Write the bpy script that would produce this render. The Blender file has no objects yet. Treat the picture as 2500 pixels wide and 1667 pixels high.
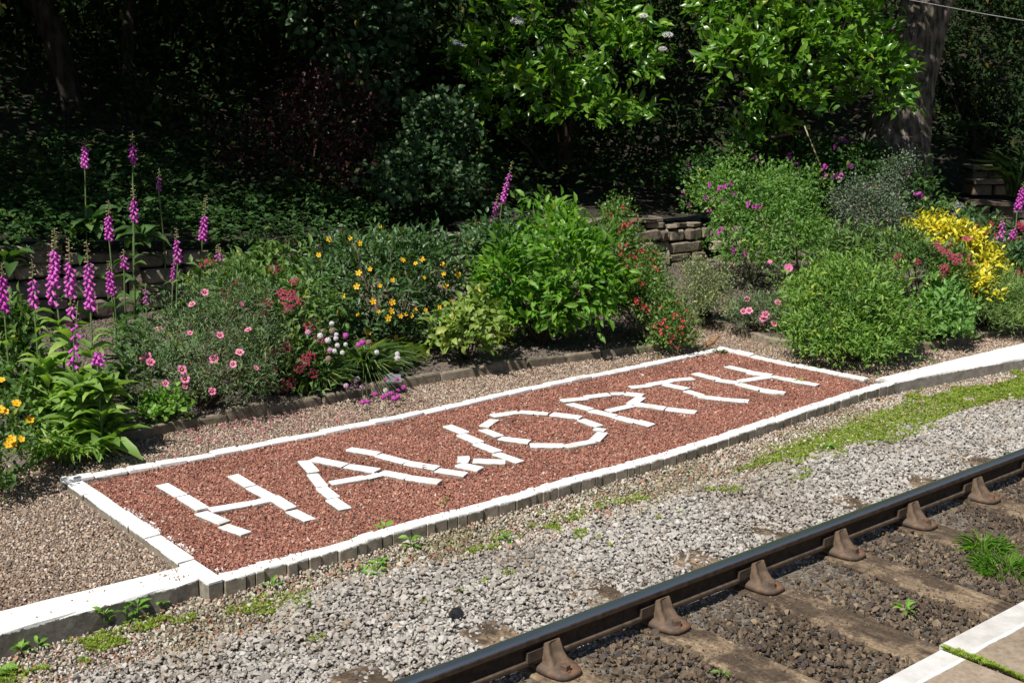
import bpy, bmesh, math, random
import numpy as np
from mathutils import Vector, Matrix, Euler

sc = bpy.context.scene
R = math.radians
# ------------------------------------------------------------------ camera
F_PX, PW, PH = 2994.5, 2500, 1667
CAM = np.array([-2.6045, -5.663, 2.616])
ROT = (1.3539, -0.0037, -0.6919)
cam_d = bpy.data.cameras.new("camera")
cam_d.sensor_width = 36.0
cam_d.lens = F_PX / PW * 36.0
cam_d.clip_start = 0.05
cam_d.clip_end = 2000
cam = bpy.data.objects.new("camera", cam_d)
cam.location = CAM
cam.rotation_euler = ROT
sc.collection.objects.link(cam)
sc.camera = cam
# ------------------------------------------------------------------ light
SUN_EL = R(57.0)
SUN_AZ = math.atan2(-0.97, -0.24)          # clockwise from +Y
to_sun = Vector((math.sin(SUN_AZ) * math.cos(SUN_EL), math.cos(SUN_AZ) * math.cos(SUN_EL), math.sin(SUN_EL)))
world = bpy.data.worlds.new("World")
sc.world = world
world.use_nodes = True
wn = world.node_tree
wn.nodes.clear()
sky = wn.nodes.new("ShaderNodeTexSky")
sky.sky_type = 'NISHITA'
sky.sun_disc = False
sky.sun_elevation = SUN_EL
sky.sun_rotation = SUN_AZ
bg = wn.nodes.new("ShaderNodeBackground")
bg.inputs[1].default_value = 0.05
wo = wn.nodes.new("ShaderNodeOutputWorld")
wn.links.new(sky.outputs[0], bg.inputs[0])
wn.links.new(bg.outputs[0], wo.inputs[0])
sun_d = bpy.data.lights.new("sun", 'SUN')
sun_d.energy = 5.0
sun_d.angle = R(0.55)
sun_d.color = (1.0, 0.95, 0.88)
sun = bpy.data.objects.new("sun", sun_d)
sun.rotation_euler = to_sun.to_track_quat('Z', 'Y').to_euler()
sun.location = (0, 8, 20)
sc.collection.objects.link(sun)
sc.view_settings.view_transform = 'Standard'
sc.view_settings.look = 'None'
sc.view_settings.gamma = 1.0
sc.view_settings.exposure = 0.4
sc.view_settings.use_curve_mapping = False
sc.cycles.max_bounces = 6
sc.cycles.diffuse_bounces = 3
sc.cycles.glossy_bounces = 2
sc.cycles.transmission_bounces = 3
sc.cycles.transparent_max_bounces = 4

# ------------------------------------------------------------------ geometry of the place
MC = np.array(Euler(ROT, 'XYZ').to_matrix())
YAW = ROT[2]
AX_R = np.array([math.cos(YAW), math.sin(YAW), 0.0])     # to the right of the view
AX_F = np.array([-math.sin(YAW), math.cos(YAW), 0.0])    # away from the viewer
AX_Z = np.array([0.0, 0.0, 1.0])

def ray(px, py):
    return MC @ np.array([(px - PW / 2) / F_PX, -(py - PH / 2) / F_PX, -1.0])
def at(px, py, dist):
    return CAM + ray(px, py) * dist
def on_z(px, py, z=0.0):
    d = ray(px, py)
    return CAM + d * ((z - CAM[2]) / d[2])
def project(P):
    q = (np.asarray(P) - CAM) @ MC
    w = -q[..., 2]
    w = np.where(w < 0.1, 0.1, w)
    return PW / 2 + F_PX * q[..., 0] / w, PH / 2 - F_PX * q[..., 1] / w, -q[..., 2]
def in_frame(P, m=0.18):
    x, y, w = project(P)
    return (x > -PW * m) & (x < PW * (1 + m)) & (y > -PH * m) & (y < PH * (1 + m)) & (w > 0.3)

def vnoise(x, y, seed=0):
    """smooth value noise, about 0..1"""
    x = np.asarray(x, float); y = np.asarray(y, float)
    xi = np.floor(x).astype(np.int64); yi = np.floor(y).astype(np.int64)
    fx = x - xi; fy = y - yi
    fx = fx * fx * (3 - 2 * fx); fy = fy * fy * (3 - 2 * fy)
    def h(a, b):
        n = (a * 374761393 + b * 668265263 + seed * 974634777) & 0xFFFFFFFF
        n = ((n ^ (n >> 13)) * 1274126177) & 0xFFFFFFFF
        return ((n ^ (n >> 16)) & 0xFFFF) / 65535.0
    a = h(xi, yi) * (1 - fx) + h(xi + 1, yi) * fx
    b = h(xi, yi + 1) * (1 - fx) + h(xi + 1, yi + 1) * fx
    return a * (1 - fy) + b * fy
def fbm(x, y, seed=0):
    return 0.55 * vnoise(x, y, seed) + 0.3 * vnoise(x * 2.1, y * 2.1, seed + 1) + 0.15 * vnoise(x * 4.3, y * 4.3, seed + 2)

WB = np.array([(-9, 7.5), (-1.5, 6.75), (10.3, 5.6), (13.3, 3.95), (18.5, 1.7), (28, -1.2)], float)   # line of the retaining wall
BED_A = np.array([(-0.05, 2.6), (0.3, 2.66), (0.63, 2.70), (1.10, 2.80), (1.83, 2.745), (2.65, 2.737), (3.26, 2.785), (4.26, 2.669), (5.22, 2.549), (5.99, 2.35),
                  (6.35, 2.75), (6.75, 3.5), (7.3, 4.5), (8.3, 5.79), (-1.6, 6.76), (-1.2, 4.5), (-0.5, 3.1)], float)
BED_B = np.array([(7.5, 3.6), (7.4, 3.15), (7.16, 2.62), (6.98, 1.9), (7.15, 1.25), (7.8, 0.80), (8.6, 0.74), (9.9, 0.78), (16, 0.9), (19, 1.4), (13.3, 3.85), (10.3, 5.5), (9.0, 5.65), (8.1, 4.7)], float)

def inside(poly, x, y):
    x = np.asarray(x, float); y = np.asarray(y, float)
    c = np.zeros(x.shape, bool)
    n = len(poly)
    for i in range(n):
        x1, y1 = poly[i]; x2, y2 = poly[(i + 1) % n]
        if y1 == y2: continue
        c ^= ((y1 > y) != (y2 > y)) & (x < (x2 - x1) * (y - y1) / (y2 - y1) + x1)
    return c
def wall_dist(x, y):
    """signed distance behind the wall line and position along it"""
    x = np.asarray(x, float); y = np.asarray(y, float)
    best = np.full(x.shape, 1e9); sgn = np.zeros(x.shape); pos = np.zeros(x.shape)
    for i in range(len(WB) - 1):
        a, b = WB[i], WB[i + 1]
        d = b - a; L = d @ d
        t = np.clip(((x - a[0]) * d[0] + (y - a[1]) * d[1]) / L, 0, 1)
        qx = a[0] + t * d[0]; qy = a[1] + t * d[1]
        dd = np.hypot(x - qx, y - qy)
        s = np.sign(d[0] * (y - a[1]) - d[1] * (x - a[0]))
        m = dd < best
        best = np.where(m, dd, best); sgn = np.where(m, s, sgn); pos = np.where(m, qx, pos)
    return best * sgn, pos
def wall_top(x):
    return np.interp(x, [-9, 1, 4, 7, 10, 14, 20], [1.1, 1.0, 0.78, 0.84, 0.62, 0.62, 0.8])
def soil_z(x, y):
    return 0.03 + 0.035 * np.clip(np.asarray(y) - 2.7, 0, 5) * np.interp(x, [5, 8], [1, .12]) + 0.03 * (fbm(np.asarray(x) * 1.7, np.asarray(y) * 1.7, 3) - 0.5)
def hill_z(x, y):
    d, p = wall_dist(x, y)
    d = np.clip(d, 0, None)
    return wall_top(p) - 0.02 + 0.13 * d + 0.04 * d * d + 0.22 * (fbm(np.asarray(x) * 0.9, np.asarray(y) * 0.9, 8) - 0.5)
def ground_z(x, y):
    d, p = wall_dist(x, y)
    z = np.where(inside(BED_A, x, y) | inside(BED_B, x, y), soil_z(x, y), -0.025)
    z = np.where(d > 0, hill_z(x, y), z)
    return np.where(np.asarray(y) < -0.05, -0.1, z)
def on_ground(px, py, d0=5.0):
    d = ray(px, py)
    for k in range(900):
        P = CAM + d * (d0 + k * 0.04)
        if P[2] <= float(ground_z(P[0], P[1])): return P
    return P
def plant_base(px, py, dist):
    P = at(px, py, dist)
    return np.array([P[0], P[1], float(ground_z(P[0], P[1]))])

# ------------------------------------------------------------------ object helpers
COL = sc.collection
def tag(o, label=None, cat=None, group=None, kind=None):
    if label: o["label"] = label
    if cat: o["category"] = cat
    if group: o["group"] = group
    if kind: o["kind"] = kind
    return o
def link(name, me, mat=None, parent=None, loc=None):
    o = bpy.data.objects.new(name, me)
    COL.objects.link(o)
    if me is not None and mat is not None and len(me.materials) == 0:
        me.materials.append(mat)
    if parent is not None: o.parent = parent
    if loc is not None: o.location = loc
    return o
def empty(name, loc=(0, 0, 0)):
    o = bpy.data.objects.new(name, None)
    o.location = loc
    o.empty_display_size = 0.1
    COL.objects.link(o)
    return o
def np_mesh(name, V, Fq, smooth=True, attrs=None):
    """V (n,3), Fq (m,k) same-size polygons"""
    me = bpy.data.meshes.new(name)
    V = np.ascontiguousarray(V, np.float32); Fq = np.ascontiguousarray(Fq, np.int32)
    m, k = Fq.shape
    me.vertices.add(len(V)); me.vertices.foreach_set("co", V.ravel())
    me.loops.add(m * k); me.loops.foreach_set("vertex_index", Fq.ravel())
    me.polygons.add(m); me.polygons.foreach_set("loop_start", np.arange(0, m * k, k, dtype=np.int32))
    if smooth: me.polygons.foreach_set("use_smooth", np.ones(m, bool))
    for nm, arr in (attrs or {}).items():
        a = me.attributes.new(nm, 'FLOAT', 'POINT')
        a.data.foreach_set("value", np.ascontiguousarray(arr, np.float32))
    me.update(calc_edges=True)
    return me
def bm_mesh(name, bm, smooth=False):
    me = bpy.data.meshes.new(name)
    bm.normal_update()
    bm.to_mesh(me); bm.free()
    if smooth:
        me.polygons.foreach_set("use_smooth", np.ones(len(me.polygons), bool))
    return me
class MB:
    """collects verts and faces of one mesh"""
    def __init__(s): s.v = []; s.f = []; s.mi = []
    def add(s, V, Fs, mi=0):
        b = len(s.v)
        s.v += [tuple(map(float, p)) for p in V]; s.f += [tuple(i + b for i in f) for f in Fs]; s.mi += [mi] * len(Fs)
    def tube(s, pts, rad, seg=6, mi=0, cap=True):
        pts = [np.asarray(p, float) for p in pts]
        rings = []
        n = len(pts)
        up0 = np.array([0.31, 0.77, 0.55])
        V = []; Fs = []
        for i, p in enumerate(pts):
            t = pts[min(i + 1, n - 1)] - pts[max(i - 1, 0)]
            t = t / (np.linalg.norm(t) + 1e-9)
            a = np.cross(t, up0); a /= (np.linalg.norm(a) + 1e-9); b = np.cross(t, a)
            r = rad[i] if hasattr(rad, '__len__') else rad
            for k in range(seg):
                an = 2 * math.pi * k / seg
                V.append(p + r * (math.cos(an) * a + math.sin(an) * b))
        for i in range(n - 1):
            for k in range(seg):
                k2 = (k + 1) % seg
                Fs.append((i * seg + k, i * seg + k2, (i + 1) * seg + k2, (i + 1) * seg + k))
        if cap:
            Fs.append(tuple(range(seg - 1, -1, -1))); Fs.append(tuple((n - 1) * seg + k for k in range(seg)))
        s.add(V, Fs, mi)
    def box(s, lo, hi, mi=0):
        x0, y0, z0 = lo; x1, y1, z1 = hi
        V = [(x0, y0, z0), (x1, y0, z0), (x1, y1, z0), (x0, y1, z0), (x0, y0, z1), (x1, y0, z1), (x1, y1, z1), (x0, y1, z1)]
        s.add(V, [(0, 3, 2, 1), (4, 5, 6, 7), (0, 1, 5, 4), (1, 2, 6, 5), (2, 3, 7, 6), (3, 0, 4, 7)], mi)
    def mesh(s, name, smooth=False):
        me = bpy.data.meshes.new(name)
        me.from_pydata(s.v, [], s.f)
        if any(s.mi): me.polygons.foreach_set("material_index", np.array(s.mi, np.int32))
        if smooth: me.polygons.foreach_set("use_smooth", np.ones(len(me.polygons), bool))
        me.update()
        return me
def chamfer_box(name, seed, jit=0.05, ch=0.12, smooth=False):
    """unit block -0.5..0.5 with broken edges and uneven faces"""
    rg = random.Random(seed)
    bm = bmesh.new()
    bmesh.ops.create_cube(bm, size=1.0)
    for v in bm.verts:
        v.co += Vector((rg.uniform(-jit, jit), rg.uniform(-jit, jit), rg.uniform(-jit, jit)))
    bmesh.ops.bevel(bm, geom=list(bm.edges), offset=ch, segments=1, affect='EDGES', profile=0.6)
    for v in bm.verts:
        v.co += Vector((rg.uniform(-jit, jit), rg.uniform(-jit, jit), rg.uniform(-jit, jit))) * 0.4
    return bm_mesh(name, bm, smooth)

# ------------------------------------------------------------------ materials
def newmat(name):
    m = bpy.data.materials.new(name)
    m.use_nodes = True
    nt = m.node_tree
    return m, nt, nt.nodes["Principled BSDF"], nt.nodes["Material Output"]
def N(nt, kind, **kw):
    n = nt.nodes.new(kind)
    for k, v in kw.items(): setattr(n, k, v)
    return n
def ramp(nt, stops, interp='LINEAR'):
    n = nt.nodes.new("ShaderNodeValToRGB")
    n.color_ramp.interpolation = interp
    e = n.color_ramp.elements
    while len(e) < len(stops): e.new(0.5)
    for i, (p, c) in enumerate(stops):
        e[i].position = p; e[i].color = (*c, 1)
    return n
def mixc(nt, a, b, f, mode='MIX'):
    n = nt.nodes.new("ShaderNodeMix"); n.data_type = 'RGBA'; n.blend_type = mode
    for i, s in ((0, f), (6, a), (7, b)):
        if isinstance(s, bpy.types.NodeSocket): nt.links.new(s, n.inputs[i])
        else: n.inputs[i].default_value = (*s, 1) if isinstance(s, tuple) else s
    return n.outputs[2]
def noise(nt, scale, detail=3, co='Position', rough=0.6, dim3=None):
    t = nt.nodes.new("ShaderNodeTexNoise")
    t.inputs["Scale"].default_value = scale; t.inputs["Detail"].default_value = detail; t.inputs["Roughness"].default_value = rough
    if co == 'Position':
        g = nt.nodes.new("ShaderNodeNewGeometry"); nt.links.new(g.outputs["Position"], t.inputs["Vector"])
    elif co == 'Object':
        g = nt.nodes.new("ShaderNodeTexCoord"); nt.links.new(g.outputs["Object"], t.inputs["Vector"])
    return t
def bump(nt, bsdf, h, strength=0.4, dist=0.01):
    b = nt.nodes.new("ShaderNodeBump")
    b.inputs["Strength"].default_value = strength; b.inputs["Distance"].default_value = dist
    nt.links.new(h, b.inputs["Height"]); nt.links.new(b.outputs[0], bsdf.inputs["Normal"])
def math_(nt, op, a, b=None, c=None, clamp=False):
    n = nt.nodes.new("ShaderNodeMath"); n.operation = op; n.use_clamp = clamp
    for i, s in enumerate((a, b, c)):
        if s is None: continue
        if isinstance(s, bpy.types.NodeSocket): nt.links.new(s, n.inputs[i])
        else: n.inputs[i].default_value = s
    return n.outputs[0]
def mapr(nt, v, a, b, c=0.0, d=1.0):
    n = nt.nodes.new("ShaderNodeMapRange")
    nt.links.new(v, n.inputs[0])
    n.inputs[1].default_value = a; n.inputs[2].default_value = b; n.inputs[3].default_value = c; n.inputs[4].default_value = d
    return n.outputs[0]

def M_leaf(name, dark, light, rough=0.45, trans=0.3, spec=0.35, tcol=None):
    m, nt, b, o = newmat(name)
    a = N(nt, "ShaderNodeAttribute", attribute_name="tint")
    mid = tuple(0.5 * (x + y) for x, y in zip(dark, light))
    old = (light[0] * 1.35 + .03, light[1] * 1.02, light[2] * .7)
    r = ramp(nt, [(0.0, dark), (0.45, mid), (0.9, light), (1.0, old)])
    nt.links.new(a.outputs["Fac"], r.inputs[0])
    nz = noise(nt, 9.0, 2)
    col = mixc(nt, r.outputs[0], (0.5, 0.5, 0.5), mapr(nt, nz.outputs[0], 0.3, 0.75, 0.55, 0.0), 'MULTIPLY')
    nt.links.new(col, b.inputs["Base Color"])
    b.inputs["Roughness"].default_value = rough
    b.inputs["Specular IOR Level"].default_value = spec
    if trans > 0:
        t = N(nt, "ShaderNodeBsdfTranslucent")
        tc = mixc(nt, col, tcol or (1.6, 1.9, 0.5), 1.0, 'MULTIPLY')
        nt.links.new(tc, t.inputs[0])
        mx = N(nt, "ShaderNodeMixShader"); mx.inputs[0].default_value = trans
        nt.links.new(b.outputs[0], mx.inputs[1]); nt.links.new(t.outputs[0], mx.inputs[2])
        nt.links.new(mx.outputs[0], o.inputs[0])
    return m
def M_plain(name, c1, c2, scale=30, rough=0.8, bstr=0.3, bdist=0.004, spec=0.3, co='Position', rnd=0.0, metal=0.0):
    m, nt, b, o = newmat(name)
    nz = noise(nt, scale, 4, co)
    r = ramp(nt, [(0.3, c1), (0.7, c2)])
    nt.links.new(nz.outputs[0], r.inputs[0])
    col = r.outputs[0]
    if rnd > 0:
        oi = N(nt, "ShaderNodeObjectInfo")
        col = mixc(nt, col, (0.35, 0.33, 0.32), mapr(nt, oi.outputs["Random"], 0, 1, 0, rnd), 'MULTIPLY')
    nt.links.new(col, b.inputs["Base Color"])
    b.inputs["Roughness"].default_value = rough
    b.inputs["Specular IOR Level"].default_value = spec
    b.inputs["Metallic"].default_value = metal
    if bstr > 0: bump(nt, b, nz.outputs[0], bstr, bdist)
    return m
def M_gravel(name, stops, dirt=None, dirt_scale=1.2, rough=0.85):
    """each stone its own colour, from a list of (position, colour)"""
    m, nt, b, o = newmat(name)
    oi = N(nt, "ShaderNodeObjectInfo")
    r = ramp(nt, stops, 'CONSTANT')
    nt.links.new(oi.outputs["Random"], r.inputs[0])
    nz = noise(nt, 160, 2)
    col = mixc(nt, r.outputs[0], (0.62, 0.6, 0.58), mapr(nt, nz.outputs[0], 0.35, 0.7, 0.7, 0.0), 'MULTIPLY')
    if dirt:
        n2 = noise(nt, dirt_scale, 4)
        col = mixc(nt, col, dirt, mapr(nt, n2.outputs[0], 0.48, 0.68, 0.0, 0.75), 'MULTIPLY')
    nt.links.new(col, b.inputs["Base Color"])
    b.inputs["Roughness"].default_value = rough
    b.inputs["Specular IOR Level"].default_value = 0.25
    return m
def M_painted(name, stone1, stone2, zcut, wob=0.012, rnd=0.5):
    """bare stone with thick white paint brushed over its top"""
    m, nt, b, o = newmat(name)
    g = N(nt, "ShaderNodeNewGeometry")
    sep = N(nt, "ShaderNodeSeparateXYZ"); nt.links.new(g.outputs["Position"], sep.inputs[0])
    n1 = noise(nt, 22, 4); n2 = noise(nt, 120, 3); n3 = noise(nt, 5, 2)
    w = math_(nt, 'MULTIPLY', math_(nt, 'SUBTRACT', n1.outputs[0], 0.5), wob * 3.4)
    w2 = math_(nt, 'MULTIPLY', math_(nt, 'SUBTRACT', n2.outputs[0], 0.5), wob * 1.5)
    zz = math_(nt, 'ADD', math_(nt, 'ADD', sep.outputs[2], w), w2)
    paint = mapr(nt, zz, zcut - 0.0012, zcut + 0.0012)
    chip = mapr(nt, math_(nt, 'ADD', math_(nt, 'MULTIPLY', n2.outputs[0], .6), math_(nt, 'MULTIPLY', n1.outputs[0], .4)), 0.60, 0.63, 1.0, 0.1)
    paint = math_(nt, 'MULTIPLY', paint, chip)
    r = ramp(nt, [(0.3, stone1), (0.7, stone2)]); nt.links.new(n1.outputs[0], r.inputs[0])
    oi = N(nt, "ShaderNodeObjectInfo")
    st = mixc(nt, r.outputs[0], (0.45, 0.43, 0.4), mapr(nt, oi.outputs["Random"], 0, 1, 0, rnd), 'MULTIPLY')
    wc = ramp(nt, [(0.3, (0.50, 0.49, 0.45)), (0.42, (0.74, 0.735, 0.715)), (1.0, (0.81, 0.81, 0.80))]); nt.links.new(n3.outputs[0], wc.inputs[0])
    col = mixc(nt, st, wc.outputs[0], paint)
    nt.links.new(col, b.inputs["Base Color"])
    b.inputs["Roughness"].default_value = 0.7
    h = math_(nt, 'ADD', math_(nt, 'MULTIPLY', n2.outputs[0], 0.6), math_(nt, 'MULTIPLY', n1.outputs[0], 1.0))
    bump(nt, b, h, 0.35, 0.006)
    return m

def M_bark(name, c1, c2):
    m, nt, b, o = newmat(name)
    tc = N(nt, "ShaderNodeTexCoord"); mp = N(nt, "ShaderNodeMapping"); mp.inputs["Scale"].default_value = (1, 1, .22)
    nt.links.new(tc.outputs["Object"], mp.inputs[0])
    n1 = noise(nt, 16, 5, None); n2 = noise(nt, 4, 3, None); nt.links.new(mp.outputs[0], n1.inputs["Vector"]); nt.links.new(tc.outputs["Object"], n2.inputs["Vector"])
    r = ramp(nt, [(0.38, c1), (0.62, c2)]); nt.links.new(n1.outputs[0], r.inputs[0])
    col = mixc(nt, r.outputs[0], (.55, .62, .42), mapr(nt, n2.outputs[0], .45, .65, 0, .8), 'MULTIPLY')
    nt.links.new(col, b.inputs["Base Color"]); b.inputs["Roughness"].default_value = .95; b.inputs["Specular IOR Level"].default_value = .1
    bump(nt, b, n1.outputs[0], 1.0, .08)
    return m

# ------------------------------------------------------------------ scattering of loose stones (geometry nodes)
def rock_templates(tag_, n, npts, seed, flat=0.7):
    out = []
    for i in range(n):
        rg = random.Random(seed * 100 + i)
        bm = bmesh.new()
        for k in range(npts):
            v = Vector((rg.gauss(0, 1), rg.gauss(0, 1), rg.gauss(0, 1))).normalized()
            v = Vector((v.x * rg.uniform(0.75, 1), v.y * rg.uniform(0.6, 0.95), v.z * flat)) * 0.5
            bm.verts.new(v)
        r = bmesh.ops.convex_hull(bm, input=list(bm.verts))
        bad = [e for e in r['geom_interior'] if isinstance(e, bmesh.types.BMVert)]
        bmesh.ops.delete(bm, geom=bad, context='VERTS')
        out.append(bm_mesh(f"{tag_}_{i}", bm))
    return out
def scatter(name, label, P, rot, scale, templates, mat, seed=0, kind="stuff", cat=None):
    """one object of countless pieces: an instance of one of the template meshes on each point"""
    rg = np.random.default_rng(seed)
    coll = bpy.data.collections.new(name + "_pieces")
    for i, t in enumerate(templates):
        t = t.copy(); t.materials.clear(); t.materials.append(mat)
        to = bpy.data.objects.new(f"{name}_piece_{i:02d}", t)
        coll.objects.link(to)
    me = bpy.data.meshes.new(name)
    n = len(P)
    me.vertices.add(n); me.vertices.foreach_set("co", np.ascontiguousarray(P, np.float32).ravel())
    a = me.attributes.new("rot", 'FLOAT_VECTOR', 'POINT'); a.data.foreach_set("vector", np.ascontiguousarray(rot, np.float32).ravel())
    sc3 = scale if np.ndim(scale) == 2 else np.repeat(np.asarray(scale)[:, None], 3, 1)
    a = me.attributes.new("scl", 'FLOAT_VECTOR', 'POINT'); a.data.foreach_set("vector", np.ascontiguousarray(sc3, np.float32).ravel())
    a = me.attributes.new("idx", 'INT', 'POINT'); a.data.foreach_set("value", rg.integers(0, len(templates), n).astype(np.int32))
    me.materials.append(mat)
    ng = bpy.data.node_groups.new(name + "_scatter", 'GeometryNodeTree')
    ng.interface.new_socket("Geometry", in_out='INPUT', socket_type='NodeSocketGeometry')
    ng.interface.new_socket("Geometry", in_out='OUTPUT', socket_type='NodeSocketGeometry')
    gi = ng.nodes.new("NodeGroupInput"); go = ng.nodes.new("NodeGroupOutput")
    ci = ng.nodes.new("GeometryNodeCollectionInfo")
    ci.inputs["Collection"].default_value = coll
    ci.inputs["Separate Children"].default_value = True
    ci.inputs["Reset Children"].default_value = True
    ip = ng.nodes.new("GeometryNodeInstanceOnPoints")
    ip.inputs["Pick Instance"].default_value = True
    def attr(nm, ty):
        x = ng.nodes.new("GeometryNodeInputNamedAttribute"); x.data_type = ty; x.inputs[0].default_value = nm
        return x.outputs[0]
    ng.links.new(gi.outputs[0], ip.inputs["Points"])
    ng.links.new(ci.outputs[0], ip.inputs["Instance"])
    ng.links.new(attr("idx", 'INT'), ip.inputs["Instance Index"])
    ng.links.new(attr("rot", 'FLOAT_VECTOR'), ip.inputs["Rotation"])
    ng.links.new(attr("scl", 'FLOAT_VECTOR'), ip.inputs["Scale"])
    ng.links.new(ip.outputs[0], go.inputs[0])
    o = link(name, me)
    md = o.modifiers.new("scatter", 'NODES'); md.node_group = ng
    tag(o, label, cat, kind=kind)
    return o
def area_points(x0, x1, y0, y1, spacing, seed, keep=None, margin=0.12):
    rg = np.random.default_rng(seed)
    nx = int((x1 - x0) / spacing); ny = int((y1 - y0) / spacing)
    gx, gy = np.meshgrid(x0 + (np.arange(nx) + .5) * spacing, y0 + (np.arange(ny) + .5) * spacing)
    x = gx.ravel() + rg.uniform(-.6, .6, nx * ny) * spacing; y = gy.ravel() + rg.uniform(-.6, .6, nx * ny) * spacing
    m = in_frame(np.stack([x, y, np.zeros_like(x)], 1), margin)
    x, y = x[m], y[m]
    if keep is not None:
        m = keep(x, y); x, y = x[m], y[m]
    return x, y
def rnd_rot(n, seed, tilt=3.14):
    rg = np.random.default_rng(seed)
    return np.stack([rg.uniform(-tilt, tilt, n), rg.uniform(-tilt, tilt, n), rg.uniform(0, 6.283, n)], 1)

# ------------------------------------------------------------------ leaves
def leaf_template(kind):
    if kind == 'oval':      rows = [(0, .07, 0), (.3, .48, .02), (.68, .42, -.05), (1, .03, -.2)]
    elif kind == 'lance':   rows = [(0, .10, 0), (.35, .5, .05), (.7, .36, -.02), (1, .03, -.2)]
    elif kind == 'broad':   rows = [(0, .12, 0), (.2, .46, .05), (.5, .52, .06), (.8, .32, -.06), (1, .03, -.22)]
    elif kind == 'strap':   rows = [(0, .5, 0), (.35, .5, .12), (.7, .4, .02), (1, .05, -.3)]
    elif kind == 'mid':     rows = [(0, .08, 0), (.45, .5, .03), (1, .04, -.12)]
    elif kind == 'quad':
        V = np.array([(0, 0, 0), (.5, .45, .06), (0, 1, -.08), (-.5, .45, .06)], float)
        return V, np.array([(0, 1, 2, 3)])
    V = []; Fq = []
    for t, w, h in rows: V += [(-w, t, h + .22 * w), (0, t, h), (w, t, h + .22 * w)]
    for i in range(len(rows) - 1):
        a = i * 3
        Fq += [(a, a + 1, a + 4, a + 3), (a + 1, a + 2, a + 5, a + 4)]
    return np.array(V, float), np.array(Fq)
def unit(v):
    return v / (np.linalg.norm(v, axis=-1, keepdims=True) + 1e-9)
def leaf_mesh(name, kind, P, D, Nn, size, width, tint):
    V0, F0 = leaf_template(kind)
    n = len(P); k = len(V0)
    D = unit(D); Nn = unit(Nn - (Nn * D).sum(1, keepdims=True) * D); S = np.cross(D, Nn)
    size = np.broadcast_to(size, (n,)); width = np.broadcast_to(width, (n,))
    V = (P[:, None, :] + (V0[None, :, 0] * (size * width)[:, None])[..., None] * S[:, None, :]
         + (V0[None, :, 1] * size[:, None])[..., None] * D[:, None, :]
         + (V0[None, :, 2] * size[:, None])[..., None] * Nn[:, None, :])
    Fq = (F0[None] + (np.arange(n) * k)[:, None, None]).reshape(-1, F0.shape[1])
    return np_mesh(name, V.reshape(-1, 3), Fq, True, {"tint": np.repeat(np.clip(tint, 0, 1), k)})
LEAF_VARIANTS = {}
def leaf_variants(kind, width, mat, n=6):
    key = (kind, width, mat.name)
    if key not in LEAF_VARIANTS:
        L = []
        for i in range(n):
            me = leaf_mesh(f"{kind}_leaf", kind, np.zeros((1, 3)), np.array([[0, 1., 0]]), np.array([[0, 0, 1.]]), 1.0, width * (0.9 + .04 * i), np.array([(i + .5) / n]))
            me.materials.append(mat); L.append(me)
        LEAF_VARIANTS[key] = L
    return LEAF_VARIANTS[key]
def frame_matrix(p, d, n, s):
    d = Vector(d).normalized(); n = Vector(n); n = (n - n.dot(d) * d)
    n = n.normalized() if n.length > 1e-6 else d.orthogonal().normalized()
    S = d.cross(n)
    return Matrix(((S.x * s, d.x * s, n.x * s, p[0]), (S.y * s, d.y * s, n.y * s, p[1]), (S.z * s, d.z * s, n.z * s, p[2]), (0, 0, 0, 1)))
def put_leaves(parent, base, kind, mat, P, D, Nn, size, width, tint, n_single=0, part="foliage"):
    """leaves of one plant: the ones nearest to the view singly, the rest joined"""
    n = len(P)
    if n_single:
        dist = np.linalg.norm(P - CAM, axis=1) - np.abs(D @ AX_F) * 0.0
        order = np.argsort(dist)
        one, rest = order[:n_single], order[n_single:]
        var = leaf_variants(kind, float(np.mean(width)), mat)
        size = np.broadcast_to(size, (n,)); tint = np.broadcast_to(tint, (n,))
        for i in one:
            o = bpy.data.objects.new("leaf", var[min(int(np.clip(tint[i], 0, .999) * len(var)), len(var) - 1)])
            COL.objects.link(o); o.parent = parent
            o.matrix_local = frame_matrix(P[i] - base, D[i], Nn[i], float(size[i]))
        if len(rest) == 0: return None
        P, D, Nn, size, tint = P[rest], D[rest], Nn[rest], size[rest], tint[rest]
        width = np.broadcast_to(width, (n,))[rest]
    me = leaf_mesh(part, kind, P - base, D, Nn, size, width, tint)
    return tag(link(part, me, mat, parent), kind="stuff")

class Lump:
    def __init__(s, px, py, dist, rx, ry, rd=None):
        s.c = at(px, py, dist); k = dist / F_PX
        s.r = np.array([rx * k, rd if rd else rx * k * .9, ry * k])
    def norm(s, P):
        d = P - s.c
        return np.sqrt((d @ AX_R / s.r[0]) ** 2 + (d @ AX_F / s.r[1]) ** 2 + (d[..., 2] / s.r[2]) ** 2)
    def point(s, u):
        return s.c + u[:, :1] * s.r[0] * AX_R + u[:, 1:2] * s.r[1] * AX_F + u[:, 2:] * s.r[2] * AX_Z
    def hit(s, px, py):
        d = ray(px, py); q = CAM - s.c
        A = np.array([d @ AX_R / s.r[0], d @ AX_F / s.r[1], d[2] / s.r[2]]); B = np.array([q @ AX_R / s.r[0], q @ AX_F / s.r[1], q[2] / s.r[2]])
        a = A @ A; b = 2 * A @ B; c = B @ B - 1
        disc = b * b - 4 * a * c
        if disc < 0: return None
        return (-b - math.sqrt(disc)) / (2 * a)
def lumps_hit(lumps, px, py, push=0.0):
    ts = [(l.hit(px, py), l) for l in lumps]
    ts = [t for t in ts if t[0]]
    if ts:
        t, l = min(ts, key=lambda q: q[0])
        P = CAM + ray(px, py) * (t - push)
        n = unit(P - l.c)
    else:
        l = min(lumps, key=lambda q: abs(project(q.c)[0] - px) + abs(project(q.c)[1] - py))
        P = at(px, py, float(project(l.c)[2])); n = unit(P - l.c)
    return P, n
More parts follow.
